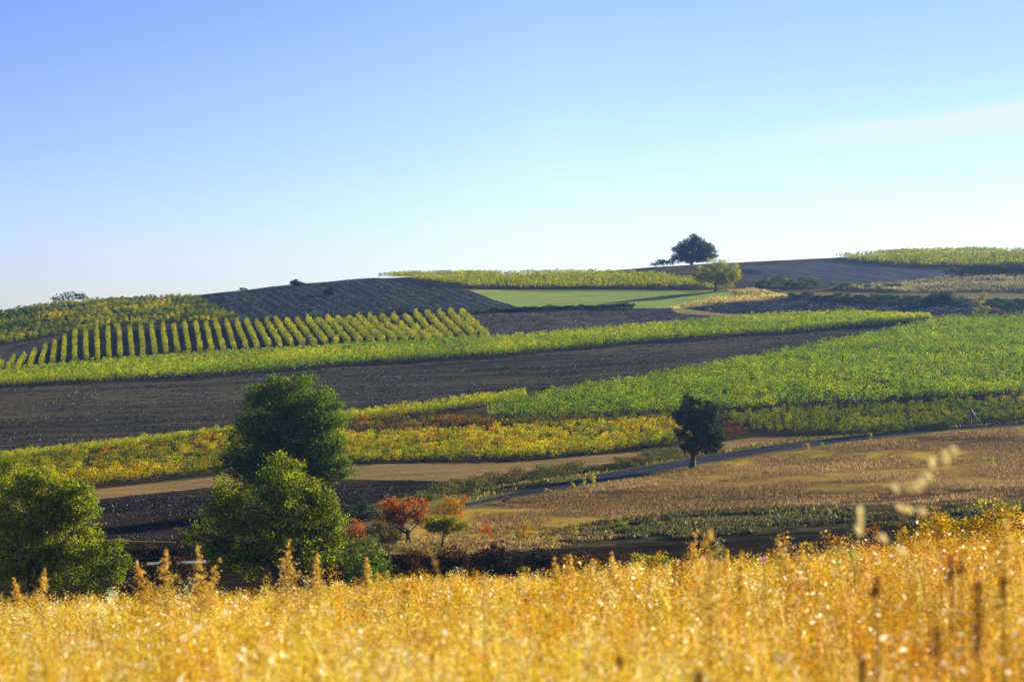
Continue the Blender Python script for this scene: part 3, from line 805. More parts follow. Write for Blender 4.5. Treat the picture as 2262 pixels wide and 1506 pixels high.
# golden vineyard
rows_between([(625, 1031), (755, 1022), (900, 1019), (1131, 1014), (1300, 1004), (1480, 984), (1525, 978)],
             [(625, 972), (755, 972), (900, 966), (1131, 954), (1300, 948), (1490, 942), (1530, 942)],
             12, 'the golden vineyard right of the tallest tree', 'golden', 'golden vine rows between the two big trees',
             dict(h=1.55, w=0.85, dens=60, size=0.28, pal=GOLD, wts=[3.6, 3, 2.4, .7, .3, 1.4], ps=1.6, gap=.05, low=.06, hvar=.2, clump=.78, tint=patchy(21, 5, .7)), 40, 1)
rows_between([(-420, 1160), (0, 1098), (160, 1078), (320, 1062), (490, 1044), (600, 1034)],
             [(-420, 1082), (0, 1038), (160, 1016), (320, 1000), (490, 978), (600, 968)],
             12, 'the golden vineyard left of the tallest tree', 'golden orange', 'golden vine rows left of the tallest tree',
             dict(h=1.5, w=0.85, dens=58, size=0.28, pal=GOLD, wts=[2.8, 3, 3.2, .8, .35, 1.6], ps=1.6, gap=.05, low=.06, hvar=.2, clump=.78, tint=patchy(23, 5, .8)), 40, 1)
# big green vineyard on the right
rows_clipped([(1078, 930), (1076, 912), (1215, 877), (1450, 838), (1700, 792), (1950, 741), (2090, 711), (2262, 707), (2480, 704), (2480, 862), (2262, 876), (1900, 893), (1600, 908), (1400, 922), (1250, 928)],
             (1400, 920), (2262, 875), 2.6, 'the broad green vineyard on the right', 'bright green', 'vine rows of the broad green vineyard',
             dict(h=1.8, w=0.6, dens=34, size=0.31, pal=GREEN, wts=[2.6, 3.2, 1.8, 1.6, .25], ps=1.3, gap=0.04, low=.14, hvar=.2, clump=.86, tint=patchy(30, 7, .5)), 4)
# lower green vineyard along the road
rows_clipped([(1600, 922), (1900, 905), (2262, 885), (2480, 872), (2480, 922), (2262, 931), (2000, 949), (1850, 958), (1700, 958), (1640, 946)],
             (1850, 958), (2262, 931), 2.3, 'the low vineyard beside the road', 'low dull green', 'low vine rows beside the road',
             dict(h=1.25, w=0.75, dens=40, size=0.27, pal=[(0.10, 0.14, 0.005), (0.16, 0.19, 0.006), (0.24, 0.23, 0.01), (0.04, 0.065, 0.005), (0.3, 0.2, 0.01)], wts=[2.6, 2.2, 1.0, 2.0, .5], ps=1.4, gap=.04, low=.04, hvar=.24, clump=.66, tint=patchy(33, 6, .6)))


# ------------------------------------------------------------------ trees and bushes
def tree(name, label, cat, base, lumps, pal, wts, leaf=0.24, dens=1.0, trunk=0.25, group=None, depth=0.9, clump_r=0.55, hang=0.0, stems=1, limb_show=1.0, Y=None,
         mat=None, shell=0.55, gaps=0.28, pal2=None, split=0.5, up=1.0, rag=0):
    bu, bv = base
    if Y is None:
        P = hit(bu, bv)
    else:
        X = (bu - CU) / F * Y
        P = np.array([X, Y, float(height(X, Y))])
    Yd = P[1]; s = Yd / F
    P[2] -= 0.05
    zb = CV - P[2] / s        # pixel row of the real base
    root = empty(name, P)
    tag(root, label, cat, group)
    if rag:
        extra = []
        for (cx, cy, rx, rz) in lumps:
            for _ in range(rag):
                th = rng.uniform(-.5, math.pi + .5)
                k_ = rng.uniform(.28, .48)
                extra.append((cx + math.cos(th) * rx * .92, cy - math.sin(th) * rz * .92, rx * k_, rz * k_))
        lumps = [(cx, cy, rx * .93, rz * .93) for cx, cy, rx, rz in lumps] + extra
    cl_c, cl_r, cl_l = [], [], []
    L = []
    for (cx, cy, rx, rz) in lumps:
        c = np.array([(cx - bu) * s, rng.uniform(-.25, .25) * rx * s * depth, (zb - cy) * s])
        r = np.array([rx * s, rx * s * depth, rz * s])
        L.append((c, r))
        vol = r[0] * r[1] * r[2]
        n = max(5, int(dens * 11 * vol ** 0.62 / clump_r ** 1.25))
        d = rng.normal(size=(n, 3)); d /= np.linalg.norm(d, axis=1)[:, None]
        q = rng.uniform(0, 1, (n, 1)) ** (1 / 3.0)
        q = shell * (0.55 + 0.45 * q) + (1 - shell) * q
        pp = c + d * q * r * rng.uniform(.82, 1.16, (n, 1))
        hole = vnoise(pp[:, 0] / (clump_r * 2.1) + pp[:, 1] * .7, pp[:, 2] / (clump_r * 2.1) + pp[:, 1] * .45, 90 + len(L))
        pp = pp[(pp[:, 2] > 0.15) & (hole > gaps)]
        cl_c.append(pp); cl_r.append(min(clump_r, 0.75 * r.min() + .08) * rng.uniform(.45, 1.15, len(pp))); cl_l.append(np.full(len(pp), len(L) - 1))
    cl_c = np.concatenate(cl_c); cl_r = np.concatenate(cl_r); cl_l = np.concatenate(cl_l)
    # foliage: leaf sprays round each twig end
    per = np.maximum(10, (cl_r ** 2 / leaf ** 2 * 7)).astype(int)
    idx = np.repeat(np.arange(len(cl_c)), per)
    n = len(idx)
    g = rng.normal(size=(n, 3)) * np.array([.62 / up ** .5, .62 / up ** .5, .42 * up])
    pos = cl_c[idx] + g * cl_r[idx][:, None]
    if hang:
        pos[:, 2] -= hang * np.abs(g[:, 0])
    pos[:, 2] = np.maximum(pos[:, 2], 0.03)
    cj = np.exp(rng.normal(0, .22, (len(cl_c), 1))) * np.exp(rng.normal(0, .09, (len(cl_c), 3)))
    pal_i = pick(pal, wts, len(cl_c), 0.1)
    col = 0.5 * pal_i[idx] + 0.5 * pick(pal, wts, n, .22)
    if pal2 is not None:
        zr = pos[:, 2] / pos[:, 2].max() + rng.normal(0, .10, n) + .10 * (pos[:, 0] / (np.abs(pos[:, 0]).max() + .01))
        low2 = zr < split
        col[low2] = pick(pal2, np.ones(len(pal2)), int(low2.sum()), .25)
    col = np.clip(col * cj[idx], .002, .9)
    v, f, c = leaf_quads(pos, leaf * rng.uniform(.6, 1.35, n), col, flat=.3)
    mesh_obj('crown', v, f, mat or TREE_LEAF, root, c)
    # trunk with limbs and twigs
    b = MB()
    allc = np.concatenate([l[0][None] for l in L])
    top = allc[:, 2].max()
    cx = np.average(allc[:, 0], weights=[l[1][0] * l[1][2] for l in L])
    for k in range(stems):
        ox = rng.normal(0, .25, 2) * (stems > 1)
        hh = top * (0.9 if stems == 1 else rng.uniform(.5, .9))
        tt = np.linspace(0, 1, 9)
        bend = np.cumsum(rng.normal(0, .05, (9, 2)), axis=0) * hh * .12
        path = np.column_stack([ox[0] + cx * tt ** 1.6 + bend[:, 0] * tt, ox[1] + bend[:, 1] * tt, tt * hh])
        rad = trunk * (1.18 - tt) * (1 + .5 * np.exp(-tt * 14))
        v, f = tube(path, rad, 8)
        b.add(v, f)
        if k == 0:
            main = path; mrad = rad
    for li, (c0, r0) in enumerate(L):
        k = int(np.argmin(np.abs(main[:, 2] - max(0.25 * top, c0[2] - 0.9 * max(r0[2], abs(c0[0] - cx) * .7)))))
        a = main[k]
        t = np.linspace(0, 1, 6)[:, None]
        mid = (a + c0) / 2 + np.array([0, 0, .08 * np.linalg.norm(c0 - a)])
        path = a * (1 - t) ** 2 + 2 * t * (1 - t) * mid + c0 * t ** 2
        path[1:-1] += rng.normal(0, .04, (4, 3)) * np.linalg.norm(c0 - a)
        rr = mrad[k] * .6 * limb_show
        v, f = tube(path, rr * (1.05 - .75 * t[:, 0]), 6)
        b.add(v, f)
        mine = np.nonzero(cl_l == li)[0]
        for j in mine[: max(4, int(len(mine) * .55))]:
            q = cl_c[j]
            st0 = path[rng.integers(2, 6)]
            m2 = (st0 + q) / 2 + rng.normal(0, .08, 3) * np.linalg.norm(q - st0)
            v, f = tube([st0, m2, q], [rr * .3, rr * .2, rr * .08 + .006], 4)
            b.add(v, f)
    b.build('trunk', BARK, root, True)
    return root


DARKG = [(0.09, 0.16, 0.004), (0.155, 0.23, 0.005), (0.25, 0.31, 0.007), (0.035, 0.065, 0.004)]
MIDG = [(0.17, 0.22, 0.004), (0.32, 0.38, 0.006), (0.06, 0.09, 0.004), (0.46, 0.42, 0.007)]

tree('ash_tree', 'tallest broad dark green tree rising in front of the ploughed field', 'tree', (632, 1128),
     [(640, 885, 70, 48), (690, 905, 52, 50), (585, 925, 62, 58), (690, 970, 70, 70), (620, 960, 80, 70), (540, 990, 48, 50), (640, 1030, 90, 45), (515, 1035, 42, 28), (725, 1010, 42, 62), (575, 1050, 60, 30), (700, 1040, 40, 20)],
     DARKG, [3, 3, 1.6, 1.6], leaf=0.24, trunk=.42, clump_r=.72, dens=1.2, gaps=.31, rag=3)
tree('ash_tree', 'bushy mid green tree standing in front of the tallest tree', 'tree', (610, 1300),
     [(625, 1055, 48, 42), (505, 1105, 46, 40), (560, 1130, 70, 60), (650, 1130, 80, 65), (705, 1145, 42, 50), (460, 1180, 46, 36), (560, 1200, 90, 50), (670, 1210, 85, 55), (725, 1215, 38, 40), (520, 1240, 70, 36)],
     MIDG, [3, 2.4, 2.4, 1], leaf=0.20, trunk=.26, clump_r=.57, dens=1.2, gaps=.29, rag=3, stems=3)
tree('ash_tree', 'bushy yellow-green tree cut off by the left edge', 'tree', (70, 1330),
     [(30, 1065, 70, 42), (95, 1085, 55, 45), (-30, 1110, 70, 60), (150, 1120, 50, 50), (60, 1140, 80, 60), (185, 1120, 28, 28), (30, 1210, 100, 70), (160, 1190, 60, 60), (120, 1260, 90, 50), (195, 1215, 30, 40)],
     MIDG, [2.4, 3, 1.6, 1.8], leaf=0.20, trunk=.26, clump_r=.57, dens=1.2, gaps=.29, rag=3, stems=2)
tree('shrub', 'small leafy shrub right of the left edge tree', 'shrub', (245, 1320), [(250, 1235, 42, 45), (225, 1270, 50, 40), (285, 1230, 18, 25)], MIDG, [3, 1, 3, .3], leaf=.2, trunk=.08, clump_r=.45, stems=3)
tree('cypress_tree', 'dense dark upright tree standing alone beside the road', 'tree', (1530, 1034),
     [(1521, 893, 17, 24), (1534, 905, 18, 26), (1570, 908, 17, 24), (1512, 930, 19, 28), (1552, 935, 28, 30), (1507, 965, 15, 26), (1575, 950, 22, 32), (1540, 965, 26, 34), (1586, 972, 13, 20), (1530, 992, 24, 14), (1568, 990, 20, 16)],
     [(0.02, 0.034, 0.008), (0.036, 0.05, 0.01), (0.09, 0.092, 0.012)], [3, 2, .8], leaf=0.24, trunk=.30, clump_r=.45, dens=1.7, shell=.3, gaps=.22, rag=2)
tree('oak_tree', 'round dark tree on the skyline right of centre', 'tree', (1528, 584),
     [(1520, 541, 20, 16), (1540, 536, 18, 14), (1505, 553, 18, 15), (1558, 549, 20, 15), (1572, 556, 12, 12), (1530, 560, 34, 14), (1500, 570, 18, 11), (1555, 568, 26, 12), (1528, 572, 30, 9)],
     [(0.08, 0.115, 0.02), (0.13, 0.15, 0.03), (0.045, 0.07, 0.016)], [3, 2, 1.6], leaf=.36, trunk=.35, clump_r=.8, dens=1.5, gaps=.22, rag=1)
tree('walnut_tree', 'round yellow-green tree at the corner of the green meadow', 'tree', (1580, 643),
     [(1590, 586, 24, 15), (1563, 600, 22, 16), (1612, 603, 22, 20), (1590, 612, 32, 16), (1550, 614, 14, 12), (1624, 610, 11, 14), (1604, 628, 16, 12)],
     [(0.20, 0.24, 0.02), (0.32, 0.34, 0.025), (0.48, 0.42, 0.03)], [2, 3, 2], leaf=.34, trunk=.32, clump_r=.8, dens=1.0, gaps=.32, rag=2)
tree('tree_clump', 'open dark treetops rising behind the left crest', 'tree', (150, 672),
     [(112, 662, 11, 6), (132, 656, 13, 8), (155, 653, 16, 8), (177, 655, 13, 8), (190, 659, 7, 6)], [(0.02, 0.045, 0.018), (0.04, 0.07, 0.02)], [1, 1], leaf=.42, trunk=.2, clump_r=.8, dens=.55, stems=4)
PURP = [(0.035, 0.008, 0.014), (0.06, 0.012, 0.016), (0.02, 0.012, 0.012)]
for bpx, lm, lb in [((657, 631), [(652, 624, 11, 5), (664, 627, 9, 4)], 'dark purple bush on the skyline above the ploughed hill'),
                    ((730, 650), [(730, 643, 10, 7), (724, 647, 8, 4)], 'dark purple bush with long shadow on the ploughed hill'),
                    ((537, 641), [(535, 638, 7, 2.5), (542, 639, 4, 2)], 'tiny dark bush on the skyline left of the purple bush'),
                    ((885, 694), [(875, 690, 12, 4), (890, 688, 13, 5)], 'low purple bush at the foot of the ploughed hill')]:
    tree('bush', lb, 'bush', bpx, lm, PURP, [2, 1, 2], leaf=.36, trunk=.08, clump_r=.7, stems=3, dens=2.0, gaps=.1)
tree('bush', 'bare dark thicket left of the round skyline tree', 'bush', (1465, 588), [(1445, 584, 10, 4), (1462, 580, 14, 6), (1482, 578, 10, 6)], [(0.05, 0.03, 0.05), (0.03, 0.035, 0.04)], [1, 1], leaf=.42, trunk=.06, clump_r=.7, stems=4, dens=1.0)
tree('bush', 'round olive bush at the corner of the broad green vineyard', 'bush', (1213, 876), [(1206, 864, 9, 10), (1218, 863, 10, 11)], [(0.05, 0.07, 0.015), (0.09, 0.10, 0.02)], [2, 1], leaf=.25, trunk=.08, clump_r=.45, stems=3, dens=1.2)
tree('bush', 'olive bush standing on the edge of the dark curved field', 'bush', (1873, 699), [(1862, 686, 14, 8), (1882, 686, 14, 8), (1873, 690, 22, 8)], [(0.12, 0.13, 0.03), (0.2, 0.18, 0.05)], [1, 1], leaf=.34, trunk=.08, clump_r=.6, stems=3, dens=1.0)
tree('young_tree', 'slender pale yellow tree near the right edge behind the vines', 'tree', (2168, 706), [(2168, 652, 12, 10), (2164, 664, 13, 8), (2172, 684, 16, 10), (2164, 694, 14, 8)], [(0.3, 0.27, 0.04), (0.2, 0.2, 0.04)], [1, 1], leaf=.34, trunk=.12, clump_r=.55, dens=.9)
tree('bush', 'reddish brown bush beside the slender pale yellow tree', 'bush', (2202, 706), [(2196, 690, 12, 10), (2208, 692, 12, 9)], [(0.16, 0.07, 0.04), (0.12, 0.09, 0.04)], [1, 1], leaf=.34, trunk=.08, clump_r=.55, stems=3)
for bu, bv, w_, h_, lb in [(595, 713, 12, 8, 'left of the two small green bushes behind the striped vineyard'), (691, 708, 7, 11, 'taller of the two small green bushes behind the striped vineyard')]:
    tree('bush', lb, 'bush', (bu, bv), [(bu - 3, bv - h_, w_ * .7, h_ * .8), (bu + 3, bv - h_ * 1.2, w_ * .6, h_ * .9)], [(0.14, 0.2, 0.03), (0.1, 0.14, 0.03)], [1, 1], leaf=.34, trunk=.05, clump_r=.5, stems=2)


def hedge(name, label, cat, line, hpx, wid, pal, wts, dens, size, low=.0, var=.25, ps=1.4):
    pts_ = np.array([hit(u, v) for u, v in densify(line, 12, False)])
    Ym = pts_[:, 1].mean()
    v, f, c = vine_leaves(pts_, h=1.5 * hpx * Ym / F, w=wid, dens=2.2 * dens, size=size, pal=pal, wts=wts, ps=ps, gap=0.0, hvar=var * 1.5, low=low, clump=.95)
    return tag(mesh_obj(name, v, f, TREE_LEAF, None, c), label, cat)


HED = [(0.02, 0.045, 0.016), (0.035, 0.07, 0.02), (0.05, 0.08, 0.02)]
hedge('hedge', 'dark hedge line behind the right part of the striped vineyard', 'hedge', [(556, 717), (700, 709), (850, 702), (1020, 692)], 8, .8, HED, [3, 2, .6], 34, .42)
hedge('hedge', 'dark hedge between the green meadow and the grey field', 'hedge', [(1030, 695), (1120, 689), (1200, 685), (1300, 683), (1400, 681)], 6, 1.2, HED, [3, 2, .6], 70, .4, var=.12)
BRT = [(0.05, 0.09, 0.02), (0.09, 0.15, 0.02), (0.2, 0.24, 0.03)]
hedge('hedge', 'thick hedge with sunlit top at the left end of the right slope', 'hedge', [(1672, 630), (1720, 632), (1770, 634), (1812, 635)], 12, 1.5, BRT, [3, 2, 1], 70, .42)
hedge('hedge', 'thin hedge line with sunlit top on the right slope', 'hedge', [(1838, 637), (1900, 638), (1960, 639), (1995, 639)], 7, 1.1, BRT, [3, 2, 1], 46, .42)
hedge('hedge', 'low bramble line above the dark curved field', 'hedge', [(1745, 658), (1830, 661), (1920, 664), (2010, 667), (2090, 668)], 7, 1.0, HED, [2, 2, 1], 40, .42, var=.4)
tree('bush', 'dark spreading bush at the end of the bramble line', 'bush', (2075, 671), [(2040, 664, 26, 5), (2075, 658, 30, 11), (2092, 652, 16, 8), (2115, 662, 26, 6)], HED, [3, 2, 1], leaf=.42, trunk=.1, clump_r=.8, stems=4, dens=1.2)
tree('thicket', 'large dark thicket under the hazy right crest vineyard', 'thicket', (2190, 610), [(2115, 601, 28, 8), (2165, 594, 34, 12), (2215, 592, 34, 12), (2262, 596, 40, 13), (2320, 596, 40, 13)], [(0.02, 0.04, 0.03), (0.04, 0.06, 0.03), (0.06, 0.05, 0.03)], [3, 2, 1], leaf=.5, trunk=.1, clump_r=1.0, stems=5, dens=.9)
hedge('hedge', 'dark low hedge at the right edge below the thicket', 'hedge', [(2190, 690), (2262, 694), (2420, 700)], 13, 1.4, HED, [3, 2, 1], 50, .42)
hedge('hedge', 'second low hedge at the right edge above the dark hedge', 'hedge', [(2180, 671), (2262, 673), (2420, 676)], 7, 1.0, HED, [3, 2, 1], 40, .42)

# valley orchard
ORANGE = [(0.62, 0.16, 0.015), (0.5, 0.22, 0.02), (0.45, 0.08, 0.02), (0.2, 0.17, 0.02)]
tree('cherry_tree', 'orange autumn tree with a dark trunk in the valley', 'tree', (903, 1200),
     [(890, 1115, 30, 20), (865, 1122, 24, 18), (920, 1125, 24, 22), (890, 1145, 40, 18), (850, 1140, 18, 14), (930, 1145, 15, 14), (875, 1165, 20, 12)],
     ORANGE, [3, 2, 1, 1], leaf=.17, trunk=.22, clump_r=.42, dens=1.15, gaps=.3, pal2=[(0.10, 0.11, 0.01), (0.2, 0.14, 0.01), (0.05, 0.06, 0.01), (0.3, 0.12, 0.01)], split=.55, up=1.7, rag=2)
tree('cherry_tree', 'yellow-orange tree with upright twigs behind the small green tree', 'tree', (985, 1180),
     [(990, 1118, 22, 18), (1012, 1120, 14, 16), (968, 1125, 14, 14), (1000, 1135, 24, 12), (1022, 1125, 7, 10)], [(0.5, 0.22, 0.02), (0.42, 0.28, 0.02), (0.5, 0.1, 0.02), (0.2, 0.17, 0.02)], [2, 2, 1, 1.4], leaf=.16, trunk=.12, clump_r=.36, dens=.9, gaps=.3, up=2.2)
tree('plum_tree', 'small green tree with a thin leaning trunk in the valley', 'tree', (977, 1213),
     [(970, 1152, 26, 16), (1000, 1155, 26, 16), (950, 1160, 16, 12), (1020, 1162, 14, 10), (985, 1168, 36, 9)], [(0.12, 0.17, 0.008), (0.27, 0.27, 0.01), (0.06, 0.09, 0.008), (0.42, 0.24, 0.01)], [2.4, 3, 1.2, .8], leaf=.16, trunk=.12, clump_r=.38, dens=1.4, gaps=.2)
tree('shrub', 'small bright orange shrub left of the orange autumn tree', 'shrub', (792, 1188), [(790, 1160, 14, 14), (800, 1172, 14, 10), (785, 1175, 14, 8)], ORANGE, [2, 2, 1, 1.5], up=1.6, leaf=.16, trunk=.05, clump_r=.32, stems=4)
tree('shrub', 'dark green and red shrub under the orange autumn tree', 'shrub', (838, 1205), [(825, 1170, 20, 16), (850, 1180, 20, 16), (838, 1155, 14, 10), (870, 1185, 16, 14)], [(0.06, 0.08, 0.02), (0.14, 0.12, 0.02), (0.3, 0.06, 0.02)], [3, 1.4, .8], leaf=.18, trunk=.06, clump_r=.36, stems=4)
tree('shrub', 'dark red low shrub left of the bright orange shrub', 'shrub', (770, 1200), [(765, 1180, 18, 9), (785, 1185, 18, 9), (750, 1186, 12, 8)], [(0.3, 0.06, 0.03), (0.16, 0.04, 0.025), (0.1, 0.06, 0.02)], [2, 2, 1], leaf=.18, trunk=.05, clump_r=.32, stems=4)
tree('bush', 'dark green bush behind the orange autumn tree', 'bush', (795, 1150), [(780, 1130, 24, 16), (805, 1128, 24, 17), (825, 1138, 20, 12)], HED, [3, 2, 1], leaf=.2, trunk=.06, clump_r=.4, stems=4, dens=1.2)
tree('shrub', 'bright green leafy shrub in front of the orange trees', 'shrub', (815, 1300), [(808, 1205, 26, 18), (835, 1225, 22, 22), (785, 1230, 34, 30), (845, 1255, 22, 22), (810, 1265, 44, 24), (862, 1275, 14, 14)], [(0.16, 0.24, 0.025), (0.08, 0.13, 0.02), (0.26, 0.3, 0.05)], [2, 2, 1], leaf=.2, trunk=.08, clump_r=.42, stems=4)
tree('sapling', 'small orange sapling on the bank right of the green tree', 'sapling', (1076, 1195), [(1070, 1168, 8, 9), (1082, 1165, 7, 11), (1077, 1180, 10, 9)], ORANGE, [2, 1, 2.4, .3], up=1.8, leaf=.14, trunk=.03, clump_r=.24, stems=4, dens=.8)
tree('sapling', 'yellow and orange sapling with fanned twigs on the bank', 'sapling', (1157, 1197), [(1145, 1170, 9, 13), (1158, 1165, 9, 16), (1170, 1168, 8, 14), (1158, 1183, 17, 9)], [(0.42, 0.3, 0.02), (0.5, 0.16, 0.02), (0.3, 0.26, 0.03)], [3, 1.4, 2], up=2.2, leaf=.14, trunk=.03, clump_r=.26, stems=5, dens=.8)
tree('sapling', 'thin yellow sapling right of the fanned one', 'sapling', (1270, 1196), [(1271, 1162, 5, 9), (1268, 1175, 7, 9)], [(0.45, 0.36, 0.03)], [1], leaf=.15, trunk=.03, clump_r=.24, stems=2)
tree('sapling', 'low straggly yellow sapling between the two yellow ones', 'sapling', (1212, 1206), [(1205, 1192, 12, 7), (1220, 1190, 10, 9), (1210, 1178, 10, 8)], [(0.42, 0.33, 0.04), (0.3, 0.24, 0.04)], [1, 1], leaf=.15, trunk=.03, clump_r=.26, stems=4, dens=.6)
tree('bush', 'small dark red bush on the lower edge of the road', 'bush', (1115, 1112), [(1108, 1102, 9, 6), (1120, 1101, 9, 7)], [(0.16, 0.04, 0.03), (0.1, 0.05, 0.03)], [1, 1], leaf=.18, trunk=.04, clump_r=.3, stems=3)
tree('bush', 'little rust coloured bush where the road starts', 'bush', (1027, 1116), [(1027, 1103, 7, 9), (1022, 1108, 6, 6)], [(0.42, 0.16, 0.02), (0.3, 0.1, 0.02)], [1, 1], leaf=.18, trunk=.04, clump_r=.28, stems=3)
for bu, bv, w_, h_, lb in [(1265, 1078, 4, 14, 'shortest of three thin yellow poplars on the road edge'), (1288, 1071, 4, 17, 'middle one of three thin yellow poplars on the road edge'), (1309, 1066, 6, 23, 'tallest of three thin yellow poplars on the road edge'),
                           (1781, 992, 7, 12, 'yellow sapling beside the road right of the dark tree'), (1817, 985, 3, 9, 'tiny yellow sapling beside the road right of the yellow one'), (1922, 972, 4, 15, 'thin yellow sapling on the road edge below the low vineyard'),
                           (1210, 1087, 6, 8, 'low yellow sapling at the bend of the road'), (2191, 1030, 4, 20, 'green upright sapling in the brown meadow near the right edge')]:
    tree('sapling', lb, 'sapling', (bu, bv), [(bu, bv - h_ * .65, w_, h_ * .4), (bu + .5, bv - h_ * .3, w_ * .8, h_ * .3)], [(0.45, 0.38, 0.03), (0.3, 0.3, 0.03)], [1, 1], leaf=.2, trunk=.03, clump_r=.25, group='saplings along the road')

# dark hedges at the valley foot
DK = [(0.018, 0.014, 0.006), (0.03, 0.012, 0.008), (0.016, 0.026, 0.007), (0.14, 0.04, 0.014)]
k = 0
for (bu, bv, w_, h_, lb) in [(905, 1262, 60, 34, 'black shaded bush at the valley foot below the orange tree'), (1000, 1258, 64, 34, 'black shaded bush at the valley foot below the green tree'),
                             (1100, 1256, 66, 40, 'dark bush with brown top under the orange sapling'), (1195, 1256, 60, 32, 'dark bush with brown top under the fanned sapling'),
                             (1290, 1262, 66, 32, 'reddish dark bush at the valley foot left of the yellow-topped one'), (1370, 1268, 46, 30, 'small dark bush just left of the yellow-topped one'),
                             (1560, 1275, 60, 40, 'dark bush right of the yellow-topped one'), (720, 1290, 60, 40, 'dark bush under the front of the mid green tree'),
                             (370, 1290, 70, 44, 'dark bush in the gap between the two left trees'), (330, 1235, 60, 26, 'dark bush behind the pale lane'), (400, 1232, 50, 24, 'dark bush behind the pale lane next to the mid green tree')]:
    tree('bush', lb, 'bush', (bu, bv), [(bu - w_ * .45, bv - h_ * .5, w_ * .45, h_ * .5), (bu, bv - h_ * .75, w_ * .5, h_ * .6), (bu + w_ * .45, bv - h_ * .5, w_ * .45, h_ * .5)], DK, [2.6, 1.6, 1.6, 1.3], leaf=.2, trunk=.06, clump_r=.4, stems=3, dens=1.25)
tree('bush', 'bush with bright yellow top at the valley foot', 'bush', (1435, 1275), [(1420, 1232, 26, 10), (1455, 1238, 26, 12), (1470, 1250, 20, 16), (1425, 1250, 36, 18)], [(0.42, 0.36, 0.02), (0.06, 0.08, 0.02), (0.2, 0.2, 0.02)], [2, 2, 1], leaf=.18, trunk=.06, clump_r=.36, stems=3)
SCR = [(1215, 1190, 26, 9, 0), (1262, 1200, 20, 8, 1), (1372, 1168, 32, 14, 2), (1420, 1178, 24, 12, 0), (1462, 1170, 20, 10, 1), (1500, 1186, 30, 11, 0), (1560, 1165, 22, 12, 1), (1622, 1178, 34, 12, 0), (1690, 1150, 26, 10, 1),
       (1745, 1172, 30, 13, 0), (1815, 1160, 36, 12, 1), (1880, 1166, 28, 12, 0), (1955, 1148, 34, 12, 1), (2040, 1150, 30, 12, 0)]
SP = [[(0.07, 0.085, 0.015), (0.12, 0.13, 0.03), (0.03, 0.035, 0.012)], [(0.12, 0.07, 0.02), (0.06, 0.05, 0.015), (0.2, 0.13, 0.04)], [(0.34, 0.33, 0.02), (0.2, 0.22, 0.03)]]
for i, (bu, bv, w_, h_, kk) in enumerate(SCR):
    lk = ['dark olive', 'brownish', 'yellow-green'][kk]
    tree('scrub_bush', f'low {lk} scrub bush, {ORD[i]} from the left on the weedy strip', 'bush', (bu, bv),
         [(bu - w_ * .35, bv - h_ * .5, w_ * .4, h_ * .5), (bu + w_ * .1, bv - h_ * .7, w_ * .35, h_ * .6), (bu + w_ * .45, bv - h_ * .4, w_ * .35, h_ * .45)], SP[kk], [1] * len(SP[kk]), leaf=.17, trunk=.03, clump_r=.3, stems=3, group='scrub bushes on the weedy strip', up=1.4)
# scrub on the road bank
hedge('scrub_hedge', 'tangled green scrub on the bank above the road', 'hedge', [(930, 1108), (1010, 1090), (1120, 1068), (1250, 1050), (1380, 1032), (1500, 1010)], 15, 1.5, [(0.06, 0.08, 0.02), (0.12, 0.13, 0.025), (0.22, 0.19, 0.05), (0.16, 0.09, 0.03)], [3, 2, 1.4, .7], 120, .22, var=.4)
hedge('scrub_hedge', 'dark green scrub on the verge left of the warning sign', 'hedge', [(1860, 966), (1950, 958), (2040, 950), (2110, 945)], 9, 1.0, [(0.06, 0.09, 0.02), (0.12, 0.14, 0.03)], [2, 1], 80, .22, var=.4)
# yellow flowering shrubs on the near slope at the right
YEL = [(0.62, 0.44, 0.015), (0.45, 0.33, 0.02), (0.16, 0.16, 0.02)]
for bu, bv, lm, Yd, lb in [(2080, 1300, [(2070, 1160, 34, 24), (2112, 1172, 40, 28), (2060, 1198, 38, 26), (2110, 1215, 48, 34)], 66, 'yellow leaved shrub behind the oat stalk'),
                           (2195, 1300, [(2190, 1122, 36, 28), (2225, 1150, 42, 32), (2165, 1165, 36, 28), (2200, 1205, 56, 40)], 66, 'tallest yellow leaved shrub near the right edge'),
                           (2005, 1290, [(1995, 1185, 20, 14), (2015, 1205, 22, 16), (2000, 1230, 28, 22)], 66, 'smallest yellow leaved shrub right of the earth track')]:
    tree('shrub', lb, 'shrub', (bu, bv), lm, YEL, [3, 2, 1.6], leaf=.10, trunk=.02, clump_r=.22, stems=5, Y=Yd, dens=1.3, gaps=.24, group='yellow shrubs at the edge of the foreground')

# ------------------------------------------------------------------ road sign and small things
P = hit(2146, 942)
sg = empty('road_sign', P)
tag(sg, 'small triangular warning sign on a post beside the road', 'road sign')
b = MB(); v, f = tube([(0, 0, -.3), (0, 0, 2.45)], [.035, .035], 8); b.add(v, f)
b.build('post', plain('galvanised_steel', (0.45, 0.47, 0.5), .45, .8), sg, True)


def tri_plate(r, y0, y1, zc):
    a = [(math.sin(t) * r, math.cos(t) * r + zc) for t in (0, R(120), R(240))]
    v = np.array([(x, y0, z) for x, z in a] + [(x, y1, z) for x, z in a] + [(0, y0, zc), (0, y1, zc)])
    return v, [(0, 1, 6, 6), (1, 2, 6, 6), (2, 0, 6, 6), (1, 0, 7, 7), (2, 1, 7, 7), (0, 2, 7, 7)][:0] + [(0, 1, 4, 3), (1, 2, 5, 4), (2, 0, 3, 5)]


